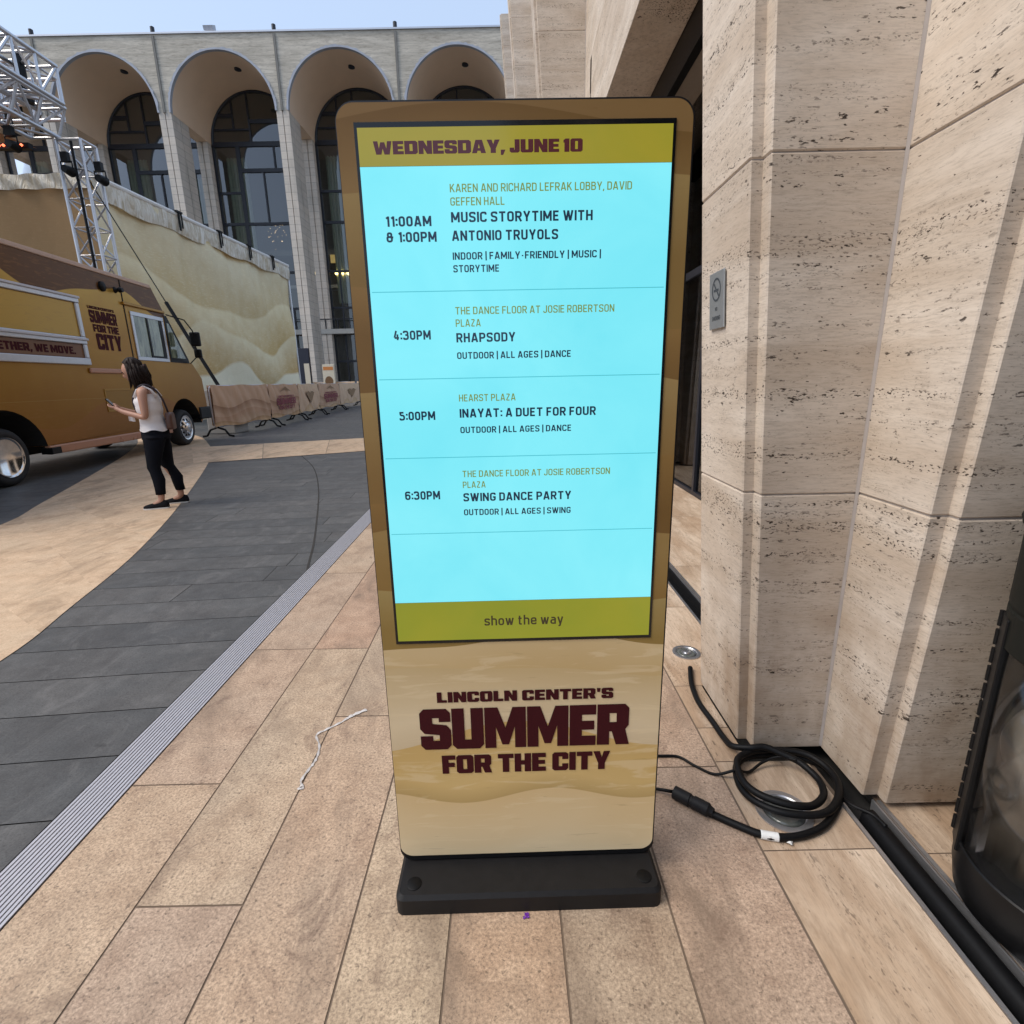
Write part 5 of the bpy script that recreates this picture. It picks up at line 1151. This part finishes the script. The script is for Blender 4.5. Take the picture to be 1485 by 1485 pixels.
# hair: strands cap, chin length with a bun clip
def hairf(u, vv):
    a = u*2*math.pi; ph = vv*math.pi*.62
    lock = 1+.05*math.sin(a*9+vv*7)+.04*math.sin(a*17-vv*11)
    front = max(0, math.cos(a))
    x = math.sin(min(ph, 1.75))*math.cos(a)*(.108 if math.cos(a) < 0 else .092)*lock; y = math.sin(min(ph, 1.75))*math.sin(a)*.092*lock; z = math.cos(ph)*.125
    if vv > .55: 
        k = (vv-.55)/.45; z -= k*.135*(1-.85*front)+.02*math.sin(a*11)*k; x -= k*(.015+.03*front); y *= 1+.06*math.sin(k*3)
    if front > .5 and vv > .55: x -= .05*(front-.5)*(vv-.55)*3; z += (vv-.55)*.3*(front-.5)*2
    return (.084+x, y, 1.557+z)
hm = MB().grid(hairf, 96, 44); hm.build("hair", M['hair'], W, smooth=True, fix=False)
mb = MB(); rs_ = random.Random(9)
for k in range(150):
    a = rs_.uniform(R(55), R(305)); r = rs_.uniform(.085, .105); x, y = .06+r*math.cos(a), .9*r*math.sin(a); z0 = 1.56+rs_.uniform(-.03, .05); ln = rs_.uniform(.14, .23)
    mb.tube([(x, y, z0), (x*1.02-.012, y*1.08, z0-ln*.4), (x-.02+rs_.uniform(-.02, .01), y*1.06, z0-ln*.8), (x-.02+rs_.uniform(-.03, .03), y*rs_.uniform(.9, 1.15), z0-ln)], [.010, .011, .008, .002], 6)
mb.build("hair", M['hair'], W, smooth=True)
MB().tube([(-.020, .03, 1.565), (-.032, .02, 1.592), (-.034, .0, 1.596), (-.030, -.02, 1.59)], .012, 8).build("hair_clip", plain("tortoise_clip", (.10, .04, .035), .4), W, smooth=True)
# tank top
def torso(z): 
    T_ = [(.82, -.02, .135, .182), (.90, -.022, .130, .176), (.98, -.012, .114, .152), (1.04, -.01, .110, .148), (1.12, -.006, .120, .160), (1.20, .0, .125, .166), (1.26, -.008, .112, .158), (1.31, -.014, .095, .140)]
    for (z0, c0, a0, b0), (z1, c1, a1, b1) in zip(T_, T_[1:]):
        if z0 <= z <= z1: t = (z-z0)/(z1-z0); return (c0+(c1-c0)*t, a0+(a1-a0)*t, b0+(b1-b0)*t)
    return T_[-1][1:]
rg = []
for i in range(20):
    z = .885+i*(1.285-.885)/19; c, a, b = torso(z); f = 1.03+.018*math.sin(i*1.3)+(.05 if i == 0 else 0)
    rg.append([(c+a*f*math.cos(2*math.pi*k/40)*(1+.012*math.sin(k*1.9+i)), b*f*math.sin(2*math.pi*k/40)*(1-.30*max(0, (z-1.15)/.135)**1.5), z+(.012*math.sin(k*.7) if i == 0 else 0)) for k in range(40)])
MB().rings(rg, caps=False).build("tank_top", M['cloth_w'], W, smooth=True)
mb = MB()
for s in (-1, 1): mb.tube([(-.115, s*.085, 1.255), (-.075, s*.10, 1.33), (-.01, s*.102, 1.372), (.06, s*.095, 1.33), (.095, s*.08, 1.25)], [.020, .011, .008, .009, .018], 8)
mb.build("shoulder_strap", M['cloth_w'], W, smooth=True)
# leggings
mb = MB(); rg = []
for z in (.83, .87, .91, .94): c, a, b = torso(z); rg.append(el(c, 0, z, a*1.02, b*1.0))
ht = [el(-.022, 0, .79, .138, .186), el(-.026, 0, .835, .142, .188)]
mb.rings(ht+rg, caps=True)
for s in (1, -1):
    fxx = .03 if s > 0 else -.12
    LG = [((fxx-.02), s*.115, .165, .050, .047), ((fxx*.9-.02), s*.113, .24, .054, .052), ((fxx*.85-.022), s*.111, .33, .064, .060), ((fxx*.7+.0), s*.105, .42, .060, .058), ((fxx*.6+.015), s*.10, .47, .066, .061), ((fxx*.45+.005), s*.098, .56, .076, .070), ((fxx*.25-.01), s*.094, .68, .093, .084), (-.02, s*.090, .78, .110, .094), (-.024, s*.082, .83, .118, .098)]
    mb.rings([el(c, y, z, a, b, 24) for c, y, z, a, b in LG], caps=True)
mb.build("leggings", M['legging'], W, smooth=True)
for s in (1, -1):
    fxx = .03 if s > 0 else -.12; y0 = s*.125; rg = []
    for (x, hw, h) in ((-.085, .018, .045), (-.075, .032, .075), (-.04, .036, .088), (.0, .037, .078), (.05, .041, .062), (.10, .044, .050), (.145, .036, .038), (.168, .016, .026)):
        rg.append([(fxx+x, y0+hw*math.cos(a), .014+max(0, h*math.sin(a)) if math.sin(a) > 0 else .014) for a in [2*math.pi*k/16 for k in range(16)]])
    sh = MB().rings(rg).build("shoe", M['shoe'], W, smooth=True)
    o_l = [(-.09, 0), (-.078, .034), (-.03, .039), (.04, .043), (.10, .047), (.148, .039), (.174, .014)]
    pts = [(fxx+x, y0+q) for x, q in o_l]+[(fxx+x, y0-q) for x, q in reversed(o_l[1:])]
    mb = MB(); mb.rings([[(x, y, z) for x, y in pts] for z in (.001, .018)]); mb.build("sole", M['sole'], sh, bevel=.004)
# handbag on a long strap, phone
Ml = Matrix.Rotation(R(-160), 4, 'Z'); loc = lambda p: (Ml @ Vector(p)) + Vector((PX, PY, 0))
BG = thing("shoulder_bag", "brown leather bag hanging behind the woman on a dark cross-body strap", "bag", (PX, PY, 0), R(-160))
br = plain("brown_leather", (.10, .045, .03), .45)
mb = MB(); mb.rings([[(-.185+dx*sx, y, z) for dx, y, z in [(-.035*q, -.02+hw*c, z) for c, q in ((-1, -.6), (-.8, -1), (.8, -1), (1, -.6), (1, .6), (.8, 1), (-.8, 1), (-1, .6))] for sx in (1,)] for z, hw in ((.885, .06), (.90, .095), (.98, .10), (1.05, .085), (1.075, .05))]); mb.build("pouch", br, BG, bevel=.01, smooth=True)
ps = catmull([(-.172, -.05, 1.05), (-.165, .0, 1.15), (-.150, .04, 1.24), (-.105, .075, 1.335), (-.02, .10, 1.385), (.07, .08, 1.33), (.135, .0, 1.2), (.13, -.12, 1.05), (.02, -.19, .97), (-.12, -.12, 1.0), (-.165, -.08, 1.03)], 6)
MB().tube(ps, .011, 6).build("strap", plain("dark_strap", (.035, .025, .035), .6), BG, smooth=True)
PH = thing("mobile_phone", "dark mobile phone held in the woman's hands", "phone", loc((.335, 0, 1.185)), R(-160)); PH.rotation_euler = (0, R(-52), R(-160))
MB().box(-.075, .075, -.036, .036, -.004, .004).build("case", M['black'], PH, bevel=.004)
MB().quad((-.069, -.032, .0045), (.069, -.032, .0045), (.069, .032, .0045), (-.069, .032, .0045)).build("display", plain("phone_glass", (.25, .27, .3), .1), PH, fix=False)
PAP = thing("folded_paper", "small white folded paper held under the woman's forearm", "paper", loc((.16, .09, 1.02)), R(-160))
MB().grid(lambda u, v: (-.03+u*.06, -.02+.01*math.sin(u*6), -.03+v*.05+.01*u), 6, 4).build("sheet", M['cloth_w'], PAP, fix=False, smooth=True)
